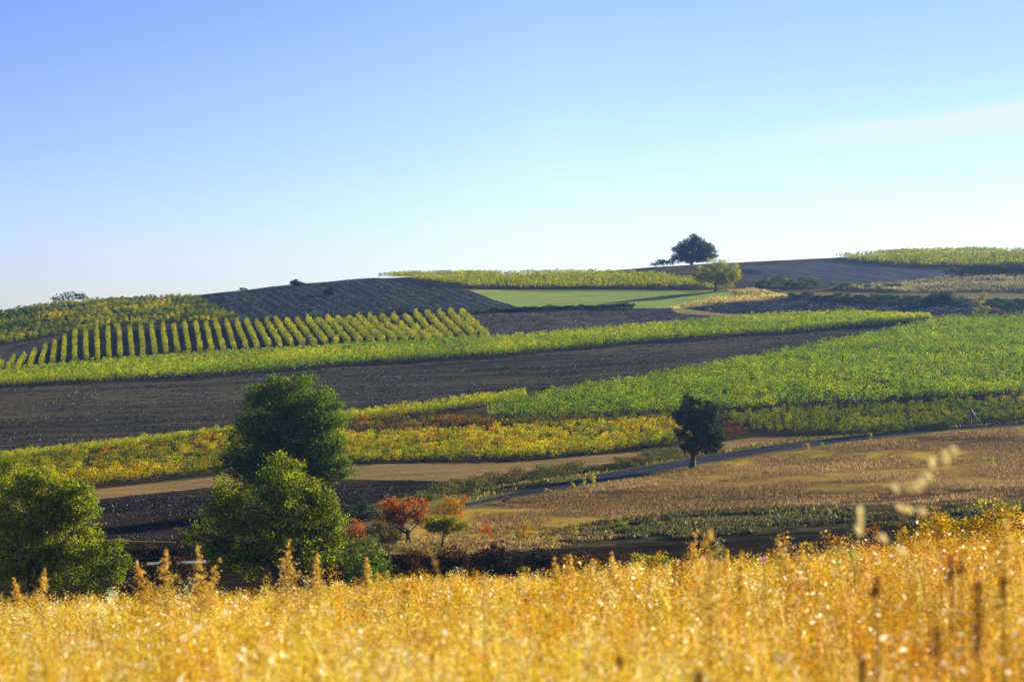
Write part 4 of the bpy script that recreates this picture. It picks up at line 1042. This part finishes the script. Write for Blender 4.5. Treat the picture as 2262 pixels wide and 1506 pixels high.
def prism(bm, pts2, y0, y1):
    n = len(pts2)
    v = np.array([(x, y0, z) for x, z in pts2] + [(x, y1, z) for x, z in pts2], float)
    bm.add(v, [(i, (i + 1) % n, n + (i + 1) % n, n + i) for i in range(n)])
    if n == 3:
        v2 = np.concatenate([v, [((v[0] + v[1]) / 2)], [((v[3] + v[4]) / 2)]])
        bm.add(v2, [(0, 6, 2, 2)][:0] or [(0, 6, 1, 2), (3, 5, 4, 7)])
    else:
        bm.add(v, [(0, 1, 2, 3), (7, 6, 5, 4)])


def tri(r, zc):
    return [(math.sin(t) * r, math.cos(t) * r + zc) for t in (0, R(240), R(120))]


b = MB(); prism(b, tri(.62, 1.95), -.05, -.035)
b.build('sign_plate', plain('sign_grey_back', (0.16, 0.19, 0.27), .5, .3), sg)
b = MB()
T3 = [np.array(p) for p in tri(.64, 1.95)]
for i in range(3):
    a_, c_ = T3[i], T3[(i + 1) % 3]
    v, f = tube([(a_[0], -.055, a_[1]), (c_[0], -.055, c_[1])], [.025, .025], 6); b.add(v, f)
b.build('rim', plain('sign_rim', (0.42, 0.46, 0.55), .4), sg)
b = MB(); b.box((-.07, -.085, 1.72), (.07, -.055, 2.25))
b.build('bracket', plain('dark_bracket', (0.03, 0.03, 0.07), .6), sg)

P = hit(1322, 1188)
b = MB()
th = np.linspace(0, 2 * math.pi, 9)[:-1]
xx, yy = np.meshgrid(np.linspace(-.45, .75, 9), np.linspace(-.25, .25, 5))
zz = .10 + .16 * np.exp(-((xx + .25) / .15) ** 2) + .05 * np.sin(xx * 9) * np.cos(yy * 7)
gvx = np.column_stack([xx.ravel() + P[0], yy.ravel() + P[1], zz.ravel() + P[2]])
q = [(r * 9 + c, r * 9 + c + 1, (r + 1) * 9 + c + 1, (r + 1) * 9 + c) for r in range(4) for c in range(8)]
b.add(gvx, q); b.add(gvx - np.array([0, 0, .03]), [t[::-1] for t in q])
tag(b.build('plastic_sheet', plain('pale_plastic', (0.75, 0.8, 0.9), .35)), 'small white crumpled sheet lying in the dry grass', 'plastic sheet')

P = hit(2116, 884)
b = MB(); v, f = tube([(P[0], P[1], P[2] - .1), (P[0] + .03, P[1], P[2] + .75)], [.07, .06], 7); b.add(v, f)
b.add(*tube([(P[0] + .03, P[1], P[2] + .75), (P[0] + .03, P[1], P[2] + .78)], [.06, .01], 7))
tag(b.build('marker_post', plain('white_paint', (0.8, 0.8, 0.78), .5)), 'short white marker post between the two green vineyards', 'post')


# ------------------------------------------------------------------ dry grass standing in the far meadows
def tufts(name, label, polys, n, hgt, size, pal, wts, seed, thr=0.0, jit=.18):
    C_, A_ = [], []
    for poly in polys:
        w = poly_world(poly)
        lo, hi = w.min(0), w.max(0)
        p = rng.uniform(lo, hi, (n * 4, 2))
        p = p[inside(p[:, 0], p[:, 1], w)][:n]
        dn = vnoise(p[:, 0] / 6, p[:, 1] / 6, seed) * .6 + vnoise(p[:, 0] / 1.7, p[:, 1] / 1.7, seed + 1) * .4
        p = p[dn > thr]; dn = dn[dn > thr]
        hh = hgt * (0.35 + 1.1 * dn) * rng.uniform(.5, 1.2, len(p))
        C_.append(np.column_stack([p, height(p[:, 0], p[:, 1]) + hh * .45])); A_.append(hh)
    c = np.concatenate(C_); hh = np.concatenate(A_)
    n = len(c)
    ax = np.column_stack([rng.normal(0, .25, (n, 2)), np.ones(n)])
    col = pick(pal, wts, n, jit) * np.exp(.9 * (vnoise(c[:, 0] / 11, c[:, 1] / 11, seed + 5)[:, None] - .5))
    v, f, cc = leaf_quads(c, hh * 1.1, np.clip(col, .003, .85), aspect=size, axis=ax)
    return tag(mesh_obj(name, v, f, STRAW, None, cc), label, kind='stuff')


BRN = [(0.25, 0.16, 0.065), (0.20, 0.13, 0.06), (0.36, 0.25, 0.07), (0.15, 0.105, 0.05)]
tufts('dry_grass', 'brown dry grass standing in the meadow below the road', [[(1040, 1126), (1200, 1094), (1350, 1066), (1530, 1034), (1700, 1005), (1900, 977), (2100, 955), (2262, 946), (2480, 940), (2480, 1108), (2262, 1110), (1800, 1120), (1560, 1130), (1330, 1148), (1180, 1160), (1060, 1160)]],
      130000, .42, .16, BRN, [3, 2, 1.2, 1], 40, .40)
tufts('weeds', 'green grey weeds along the lower edge of the brown meadow', [[(1180, 1188), (1330, 1152), (1560, 1132), (1800, 1122), (2480, 1106), (2480, 1148), (2262, 1156), (2000, 1164), (1700, 1176), (1480, 1194), (1360, 1198)]],
      46000, .5, .28, [(0.08, 0.09, 0.025), (0.13, 0.13, 0.04), (0.2, 0.15, 0.05), (0.05, 0.05, 0.02), (0.4, 0.34, 0.16)], [3, 2.4, 1.8, 1.4, .3], 44, .46, .3)
tufts('dry_grass', 'straw grass on the verges of the road', [[(1060, 1069), (1180, 1063), (1350, 1038), (1530, 1006), (1760, 968), (1850, 963), (2000, 953), (2262, 936), (2480, 924), (2480, 930), (2262, 931), (1900, 960), (1530, 1010), (1350, 1041), (1200, 1072), (1030, 1110)]],
      16000, .5, .3, [(0.16, 0.16, 0.03), (0.34, 0.27, 0.07), (0.09, 0.10, 0.02), (0.45, 0.34, 0.1)], [2, 2, 1.5, 1], 48, .25)
tufts('dry_grass', 'pale tall grass on the right slope', [[(1830, 640), (1950, 628), (2100, 614), (2262, 610), (2450, 608), (2450, 648), (2262, 645), (1990, 645)]],
      22000, 1.2, .3, [(0.25, 0.22, 0.10), (0.21, 0.18, 0.085), (0.28, 0.245, 0.115)], [2, 1, 1], 52, .2, .08)
tufts('dry_grass', 'short golden grass under the orange trees', [[(860, 1212), (1000, 1160), (1180, 1160), (1330, 1152), (1440, 1192), (1330, 1203), (1180, 1215), (1000, 1228)]],
      18000, .4, .25, [(0.4, 0.28, 0.08), (0.28, 0.19, 0.07), (0.2, 0.15, 0.05)], [2, 2, 1], 55, .36)
tufts('dry_grass', 'golden grass on the curved track', [[(1600, 642), (1660, 638), (1740, 655), (1680, 663), (1560, 673), (1490, 684), (1478, 682), (1560, 664), (1640, 648)]],
      7000, .8, .35, [(0.5, 0.4, 0.1), (0.36, 0.3, 0.09)], [1, 1], 58, .25)

CLOD = leaf_material('clod_soil', 0.0, 0.03, 0.5)


def clods(label, fields, n, size, pal, wts, thr=.42):
    """loose clods lying on bare soil, a few coloured pale as sun glints"""
    C_ = []
    for i in fields:
        w = PW[i]
        lo_, hi_ = w.min(0), w.max(0)
        p = rng.uniform(lo_, hi_, (n * 9, 2))
        u = CU + p[:, 0] / p[:, 1] * F
        p = p[(u > -260) & (u < 2520)]
        p = p[inside(p[:, 0], p[:, 1], w)]
        p = p[vnoise(p[:, 0] / 9, p[:, 1] / 2.5, 77) * .55 + vnoise(p[:, 0] / 2, p[:, 1] / 1.2, 78) * .45 > thr][:n]
        C_.append(np.column_stack([p, height(p[:, 0], p[:, 1]) + size * .12]))
    c = np.concatenate(C_)
    sz = size * np.exp(rng.normal(0, .35, len(c)))
    col = pick(pal, wts, len(c), .3)
    v, f, cc = leaf_quads(c, sz, col, aspect=.8)
    return tag(mesh_obj('soil_clods', v, f, CLOD, None, cc), label, kind='stuff')


IX = {}
for i, fd in enumerate(FIELDS):
    IX.setdefault(fd[0], []).append(i)
CW = [3, 3, 2, .06, .02]  # the rare pale entries put soil glints into the clod colour
clods('clods, a few coloured as pale glints, on the large ploughed field', IX['ploughed_field'], 60000, .19, [(0.016, 0.013, 0.010), (0.035, 0.030, 0.022), (0.08, 0.066, 0.045), (0.25, 0.22, 0.17), (0.7, 0.65, 0.55)], CW, .5)
clods('clods on the ploughed hill under the crest', IX['ploughed_hill'], 60000, .21, [(0.014, 0.02, 0.02), (0.04, 0.05, 0.046), (0.09, 0.10, 0.075), (0.2, 0.2, 0.15), (0.5, 0.48, 0.4)], CW)  # clods take the hill's haze tint too
clods('clods on the grey field', IX['grey_field'], 26000, .2, [(0.03, 0.025, 0.018), (0.08, 0.068, 0.045), (0.15, 0.125, 0.08), (0.3, 0.27, 0.22)], CW[:4])
clods('clods on the dark field inside the curved track', IX['dark_field'], 30000, .25, [(0.012, 0.014, 0.016), (0.03, 0.035, 0.034), (0.08, 0.085, 0.06), (0.25, 0.25, 0.2)], CW[:4])
clods('clods on the ploughed strip behind the trees', IX['ploughed_strip'], 26000, .14, [(0.008, 0.006, 0.005), (0.028, 0.022, 0.017), (0.085, 0.062, 0.04), (0.3, 0.25, 0.18), (0.7, 0.6, 0.45)], CW)

# ------------------------------------------------------------------ foreground grass
GR = [(0.63, 0.385, 0.026), (0.73, 0.515, 0.06), (0.50, 0.25, 0.016), (0.90, 0.78, 0.32), (0.18, 0.072, 0.012), (0.42, 0.34, 0.016)]
GW = [4, 2.8, 1.8, .8, .4, .3]


def grass_band(Y0, Y1, per_m2, seeds, ssize, blades, name, label):
    area_w = lambda Y: 0.62 * Y + 3.0
    n = int(per_m2 * (0.31 * (Y1**2 - Y0**2) + 3 * (Y1 - Y0)))
    Y = np.sqrt(rng.uniform(Y0**2, Y1**2, n))
    x = rng.uniform(-.5, .5, n) * area_w(Y)
    k = vnoise(x / 1.6 + 7, Y / 1.6, 61) * .7 + vnoise(x / .4, Y / .4, 62) * .5 - .1
    h = (0.42 + 0.5 * k + 0.10 * smooth(Y, 16, 30) + 0.20 * smooth(x / Y, .06, .26) * smooth(Y, 9, 24)) * rng.uniform(.75, 1.15, n)
    tall = rng.random(n) < .05 * smooth(Y, 10, 24) + .01
    h = h * (1 + .32 * tall * rng.random(n))
    z0 = height(x, Y)
    lean = rng.normal(0, .13, (n, 2)) * h[:, None] + np.array([-.05, -.02])
    top = np.column_stack([x + lean[:, 0], Y + lean[:, 1], z0 + h])
    bot = np.column_stack([x, Y, z0 - .03])
    tint = pick(GR, GW, n, .15)
    warm = vnoise(x / 2.2, Y / 3.5, 66)[:, None]
    right = smooth(x / np.maximum(Y, 1), 0.03, 0.24)[:, None]
    tint = tint * (1 - .28 * right * np.array([.6, 1.0, 1.0])) * np.exp((warm - .5) * np.array([.35, .6, .8]))
    V, Fc, Cc = [], [], []
    off = 0
    # seed head: light spikelets round the upper stem
    idx = np.repeat(np.arange(n), np.where(tall, seeds * 3, seeds))
    t = 1 - np.abs(rng.normal(0, .34, len(idx)))
    sp = (0.03 + 0.20 * (1.02 - np.clip(t, 0, 1))) * h[idx]
    pos = bot[idx] + (top[idx] - bot[idx]) * t[:, None] + rng.normal(size=(len(idx), 3)) * sp[:, None] * np.array([1, 1, .5])
    cs = np.clip(tint[idx] * np.exp(rng.normal(0, .3, (len(idx), 1))), .004, .92)
    big = rng.random(len(idx)) < .012
    cs[big] = np.array([.93, .86, .58]) * rng.uniform(.85, 1.0, (big.sum(), 1))
    v, f, c = leaf_quads(pos, ssize * rng.uniform(.5, 1.6, len(idx)) * (1 + 1.3 * big), cs, aspect=.5)
    V.append(v); Fc.append(f + off); Cc.append(c); off += len(v)
    # stems and blades: two tapering segments each
    idx = np.repeat(np.arange(n), blades)
    m = len(idx)
    a = bot[idx] + rng.normal(0, .03, (m, 3)) * np.array([1, 1, 0])
    hh = rng.uniform(.45, 1.0, m)[:, None]
    e = a + (top[idx] - bot[idx]) * hh + rng.normal(0, .07, (m, 3)) * np.array([1, 1, .2])
    mid = (a + e) / 2 + rng.normal(0, .02, (m, 3)); mid[:, 2] += .04
    wv_ = rng.normal(size=(m, 3)); wv_[:, 2] = 0; wv_ /= np.linalg.norm(wv_, axis=1)[:, None]
    wd = (0.0022 + 0.00022 * Y[idx])[:, None] * rng.uniform(.6, 1.6, (m, 1))
    v = np.stack([a - wv_ * wd, a + wv_ * wd, mid + wv_ * wd * .9, mid - wv_ * wd * .9, e + wv_ * wd * .25, e - wv_ * wd * .25], 1).reshape(-1, 3)
    b0 = np.arange(m)[:, None] * 6
    f = np.concatenate([b0 + np.array([0, 1, 2, 3]), b0 + np.array([3, 2, 4, 5])])
    cb = np.clip(tint[idx] * .85 * np.exp(rng.normal(0, .22, (m, 1))), .004, .9)
    V.append(v); Fc.append(f + off); Cc.append(np.repeat(cb, 6, axis=0)); off += len(v)
    return tag(mesh_obj(name, np.concatenate(V), np.concatenate(Fc), STRAW, None, np.concatenate(Cc)), label, kind='stuff')


grass_band(2.4, 8, 90, 90, .010, 3, 'dry_grass', 'golden dry grass and seed heads closest to the viewer')
grass_band(8, 18, 42, 90, .0145, 3, 'dry_grass', 'golden dry grass in the middle of the foreground slope')
grass_band(18, 48, 20, 80, .022, 3, 'dry_grass', 'golden dry grass on the brow of the foreground slope')


# ------------------------------------------------------------------ single weeds and stalks standing above the foreground grass
def at(u, v, Y):
    return np.array([(u - CU) / F * Y, Y, (CV - v) / F * Y])


def plume(u, v, wpx, hpx, Y, label, pal, wts, name='feathery_weed', cat='weed', dens=1.0, leafy=False):
    s = Y / F
    tip = at(u, v, Y)
    g = float(height(tip[0], Y))
    root = empty(name, (tip[0], Y, g - .03))
    tag(root, label, cat, 'feathery weeds standing above the grass' if name == 'feathery_weed' else None)
    H = tip[2] - g + .03
    bend = rng.normal(0, .05, 2) * H
    b = MB()
    t = np.linspace(0, 1, 8)
    path = np.column_stack([bend[0] * t * (1 - t) * 4, bend[1] * t * (1 - t) * 4, H * t])
    sc = (0.35, 0.24, 0.06)
    vv, ff = tube(path, .006 * (1.3 - t), 5); b.add(vv, ff, sc)
    hh = .88 * H; slope = .60 * wpx / hpx
    lean = rng.normal(0, .10, 2)
    nb = int(230 * dens)
    pos, br = [], []
    for i in range(nb):
        q = rng.uniform(0, 1) ** .62            # 0 at the tip, 1 at the lowest branches
        z0 = H - hh * q * .97
        rad = min(hh * q * slope, wpx * s * .8) * rng.uniform(.3, 1.1) * (1 - .3 * max(0, q - .7)) + .006
        th = rng.uniform(0, 2 * math.pi)
        d = np.array([math.cos(th), math.sin(th), 0])
        p0 = np.array([np.interp(z0, path[:, 2], path[:, 0]), np.interp(z0, path[:, 2], path[:, 1]), z0])
        p1 = p0 + d * rad + np.array([0, 0, rad * rng.uniform(.1, .7)])
        vv, ff = tube([p0, (p0 + p1) / 2 + d * rad * .1, p1], [.002, .0018, .001], 4); b.add(vv, ff, sc)
        m = 12
        tt = rng.uniform(.2, 1.1, (m, 1))
        pos.append(p0 + (p1 - p0) * tt + rng.normal(0, .008 + .10 * rad, (m, 3)))
    b.build('stem', STRAW, root)
    pos = np.concatenate(pos)
    v2, f2, c2 = leaf_quads(pos, (.008 + .0005 * Y) * rng.uniform(.6, 1.5, len(pos)), pick(pal, wts, len(pos), .25), aspect=.6)
    mesh_obj('plume', v2, f2, STRAW, root, c2)
    return root


TAN = [(0.68, 0.41, 0.055), (0.76, 0.53, 0.10), (0.54, 0.28, 0.035), (0.88, 0.74, 0.32)]
PL = [(635, 1188, 78, 120, 13, 'tallest pointed tan plume in front of the mid green tree'),
      (365, 1214, 62, 95, 12, 'broad tan plume in front of the gap between the left trees'),
      (437, 1203, 44, 110, 11, 'pale-tipped tan plume left of the mid green tree'),
      (300, 1235, 50, 80, 12, 'blunt tan plume beside the left edge tree'),
      (487, 1232, 46, 80, 13, 'small tan plume below the mid green tree'),
      (1541, 1168, 54, 130, 14, 'tall narrow orange plume below the dark roadside tree'),
      (1567, 1172, 46, 60, 9, 'blurred pale plume just right of the tall orange plume'),
      (1608, 1212, 38, 90, 14, 'dark orange plume right of the dark bush'),
      (1512, 1222, 22, 70, 14, 'thin orange plume left of the tall orange plume'),
      (1492, 1228, 22, 70, 14, 'thinnest orange plume beside the yellow-topped bush'),
      (1716, 1186, 64, 110, 12, 'broad golden plume in front of the earth track'),
      (1768, 1196, 40, 100, 12, 'slim golden plume right of the broad golden plume'),
      (1638, 1222, 30, 80, 11, 'golden plume left of the broad golden plume'),
      (2228, 1130, 70, 200, 9, 'tall yellow plume near the right edge'),
      (1912, 1214, 40, 80, 13, 'tan plume beside the oat stalk'),
      (1262, 1222, 36, 70, 14, 'small tan plume in front of the dark brown-topped bush'),
      (1225, 1228, 40, 80, 14, 'tan plume left of the small one in the middle'),
      (1308, 1230, 40, 80, 14, 'tan plume in front of the reddish dark bush'),
      (1350, 1218, 50, 90, 13, 'reddish tan plume in front of the small dark bush'),
      (100, 1250, 44, 80, 13, 'small tan plume in front of the left edge tree'),
      (700, 1222, 50, 90, 13, 'loose tan plume right of the tallest one'),
      (810, 1228, 46, 90, 12, 'pale plume in front of the bright green shrub'),
      (900, 1275, 50, 70, 14, 'low golden plume below the arching grass stem'),
      (30, 1275, 40, 70, 14, 'low tan plume at the left edge')]
for a_ in PL:
    a_ = (*a_[:4], a_[4] * 1.9 if a_[4] > 10.5 else a_[4], a_[5])
    plume(*a_, TAN, [3, 3, 1.4, .8])


def stalk(points, Y, rad, col):
    P_ = np.array([at(u, v, Y) for u, v in points])
    return P_


# pale oat stalk with hanging spikelets, close to the camera on the right
Y = 6.0
tipp = [(2030, 1420), (2010, 1330), (1996, 1240), (1990, 1160), (2005, 1100), (2040, 1050), (2080, 1010), (2112, 988)]
path = np.array([at(u, v, Y) for u, v in tipp])
g = float(height(path[0][0], Y))
path = np.concatenate([[[path[0][0] + .03, Y, g - .03]], path])
root = empty('oat_stalk', path[0]); tag(root, 'pale oat stalk with blurred hanging spikelets against the brown meadow', 'oat stalk')
b = MB(); vv, ff = tube(path - path[0], np.linspace(.0022, .0009, len(path)), 5); b.add(vv, ff, (0.5, 0.38, 0.14))
SPK = [(2108, 995, 60), (2090, 1004, 55), (2060, 1022, 70), (2087, 1018, 40), (2036, 1062, 60), (2050, 1050, 45), (2026, 1074, 55), (2010, 1078, 30), (1978, 1077, 55), (1990, 1121, 35), (2006, 1124, 20), (2036, 1128, 30),
       (1900, 1130, 85), (1901, 1150, 80), (1897, 1170, 65), (1950, 1187, 45), (1993, 1216, 40)]
sv = []
for u, v, ang in SPK:
    c = at(u, v, Y) - path[0]
    j = int(np.argmin(np.linalg.norm((path - path[0]) - (c + np.array([.02, 0, .03])), axis=1)))
    p0 = (path - path[0])[j]
    vv, ff = tube([p0, (p0 + c) / 2 + np.array([0, 0, .012]), c], [.0004, .0003, .0003], 4); b.add(vv, ff, (0.5, 0.38, 0.14))
    sv.append((c, ang))
b.build('stem', STRAW, root)
for c, ang in sv:
    d = np.array([math.cos(R(ang)), .15, -math.sin(R(ang))]); d /= np.linalg.norm(d)
    L_ = .040
    m = MB()
    tt = np.linspace(-.5, .5, 8)
    rr_ = .0088 * np.sqrt(np.clip(1 - (2 * tt) ** 2, 0.01, 1)) * (1 - .4 * tt)
    vv, ff = tube(c + tt[:, None] * d * L_, rr_, 7); m.add(vv, ff, np.array((0.92, 0.84, 0.52)) * random.uniform(.85, 1.1))
    vv, ff = tube([c + d * L_ * .45, c + d * L_ * .9], [.0006, .0003], 4); m.add(vv, ff, (0.7, 0.58, 0.3))
    m.build('spikelet', STRAW, root, True)

# arching grass stem left of centre
Y = 8.5
pts_ = [(990, 1330), (975, 1280), (960, 1240), (945, 1205), (925, 1175), (905, 1160)]
path = np.array([at(u, v, Y) for u, v in pts_]); g = float(height(path[0][0], Y))
path = np.concatenate([[[path[0][0] + .02, Y, g - .03]], path])
root = empty('grass_stalk', path[0]); tag(root, 'blurred arching grass stem with drooping tip in front of the green tree', 'grass stalk')
b = MB(); vv, ff = tube(path - path[0], np.linspace(.0028, .0016, len(path)), 5); b.add(vv, ff, (0.6, 0.45, 0.16)); b.build('stem', STRAW, root)
b = MB()
tp = (path - path[0])
pos = np.concatenate([tp[-1] + rng.normal(0, 1, (26, 3)) * np.array([.016, .01, .012]), tp[-2] + rng.normal(0, 1, (20, 3)) * np.array([.014, .01, .016]), tp[3] + rng.normal(0, .006, (14, 3))])
v2, f2, c2 = leaf_quads(pos, .010 * rng.uniform(.7, 1.4, len(pos)), pick([(0.66, 0.5, 0.2), (0.5, 0.32, 0.1)], [2, 1], len(pos)), aspect=.5)
mesh_obj('seed_head', v2, f2, STRAW, root, c2)

# dark dried dock stalks
DOCK = [(0.14, 0.05, 0.02), (0.22, 0.08, 0.03), (0.09, 0.035, 0.018)]
for u, v, w_, h_, Yd, lb in [(2100, 1228, 22, 60, 6, 'dark brown seed head left of the tallest dock stalk'), (2122, 1246, 16, 24, 6, 'small round brown seed head beside the dark brown one'), (2160, 1285, 30, 170, 5, 'tallest dark red-brown dock stalk near the right edge'),
                             (2216, 1272, 16, 50, 6, 'small dark brown seed head near the right edge'), (1937, 1270, 16, 44, 7, 'small dark seed head left of the dock stalk'), (1930, 1298, 30, 20, 7, 'low brown seed head left of the dock stalk'),
                             (1906, 1452, 18, 60, 5, 'dark stalk at the lower edge right of centre'), (1542, 1484, 22, 40, 4.6, 'dark stalk at the bottom edge below the plumes'), (1369, 1444, 16, 30, 6, 'single dark seed head low in the middle of the grass'),
                             (2070, 1390, 26, 60, 5.5, 'dull brown seed head low in the right corner')]:
    s = Yd / F
    tip = at(u, v, Yd); g = float(height(tip[0], Yd))
    root = empty('dock_stalk', (tip[0], Yd, g - .03)); tag(root, lb, 'dock stalk', 'dark dried stalks in the foreground grass')
    H = max(.2, tip[2] - g + .03)
    b = MB(); vv, ff = tube([(0, 0, 0), (.01, 0, H * .5), (0, 0, H)], [.004, .0035, .002], 5); b.add(vv, ff, (0.16, 0.06, 0.025)); b.build('stem', STRAW, root)
    n = int(60 + h_ * 2.2)
    zt = rng.uniform(0, 1, n)
    wob = .5 + .5 * np.sin(zt * h_ / 8.0) ** 2
    pos = np.column_stack([rng.normal(0, .30, n) * w_ * s * wob, rng.normal(0, .30, n) * w_ * s * wob, H - zt * h_ * s])
    v2, f2, c2 = leaf_quads(pos, .009 * rng.uniform(.7, 1.4, n), pick(DOCK, [2, 1, 1], n), aspect=.7)
    mesh_obj('seed_head', v2, f2, STRAW, root, c2)

# green sprigs and a thistle
for u, v, h_, Yd, lb in [(1583, 1186, 60, 26, 'small green leafy sprig above the orange plumes'), (1850, 1204, 80, 20, 'pale green sprig left of the oat stalk'), (1882, 1212, 80, 20, 'pale green sprig closest to the oat stalk')]:
    s = Yd / F
    tip = at(u, v, Yd); g = float(height(tip[0], Yd))
    root = empty('leafy_weed', (tip[0], Yd, g - .03)); tag(root, lb, 'weed')
    H = tip[2] - g + .03
    b = MB(); vv, ff = tube([(0, 0, 0), (.03, 0, H * .6), (0, 0, H)], [.006, .005, .003], 5); b.add(vv, ff, (0.2, 0.25, 0.08)); b.build('stem', STRAW, root)
    n = 70
    pos = np.column_stack([rng.normal(0, 9 * s, n), rng.normal(0, 9 * s, n), H - rng.uniform(0, 1, n) * h_ * s])
    v2, f2, c2 = leaf_quads(pos, .045 * rng.uniform(.6, 1.3, n), pick([(0.16, 0.24, 0.06), (0.26, 0.33, 0.14)], [1, 1], n), aspect=.5)
    mesh_obj('leaves', v2, f2, STRAW, root, c2)
Yd = 18
tip = at(1688, 1236, Yd); g = float(height(tip[0], Yd))
root = empty('thistle', (tip[0], Yd, g - .03)); tag(root, 'single pink thistle flower in the golden grass', 'thistle')
H = tip[2] - g + .03
b = MB(); vv, ff = tube([(0, 0, 0), (.02, 0, H * .5), (0, 0, H)], [.006, .005, .004], 5); b.add(vv, ff, (0.3, 0.3, 0.1)); b.build('stem', STRAW, root)
pos = np.array([0, 0, H]) + rng.normal(0, .012, (60, 3))
v2, f2, c2 = leaf_quads(pos, np.full(60, .018), pick([(0.6, 0.08, 0.5)], [1], 60), aspect=.4)
mesh_obj('flower', v2, f2, STRAW, root, c2)

# ------------------------------------------------------------------ haze
lo = float(gz.min()) - 1.0
m, t, out = new_mat('haze')
pv = t.nodes.new('ShaderNodeVolumePrincipled')
pv.inputs['Color'].default_value = (0.28, 0.54, 1.0, 1)
pv.inputs['Density'].default_value = 0.00013
pv.inputs['Anisotropy'].default_value = 0.62
t.links.new(pv.outputs[0], out.inputs['Volume'])
b = MB(); b.box((-900, -120, lo), (900, 1700, 62))
hz = b.build('haze', m)
tag(hz, 'thin blue air over the valley', kind='stuff')
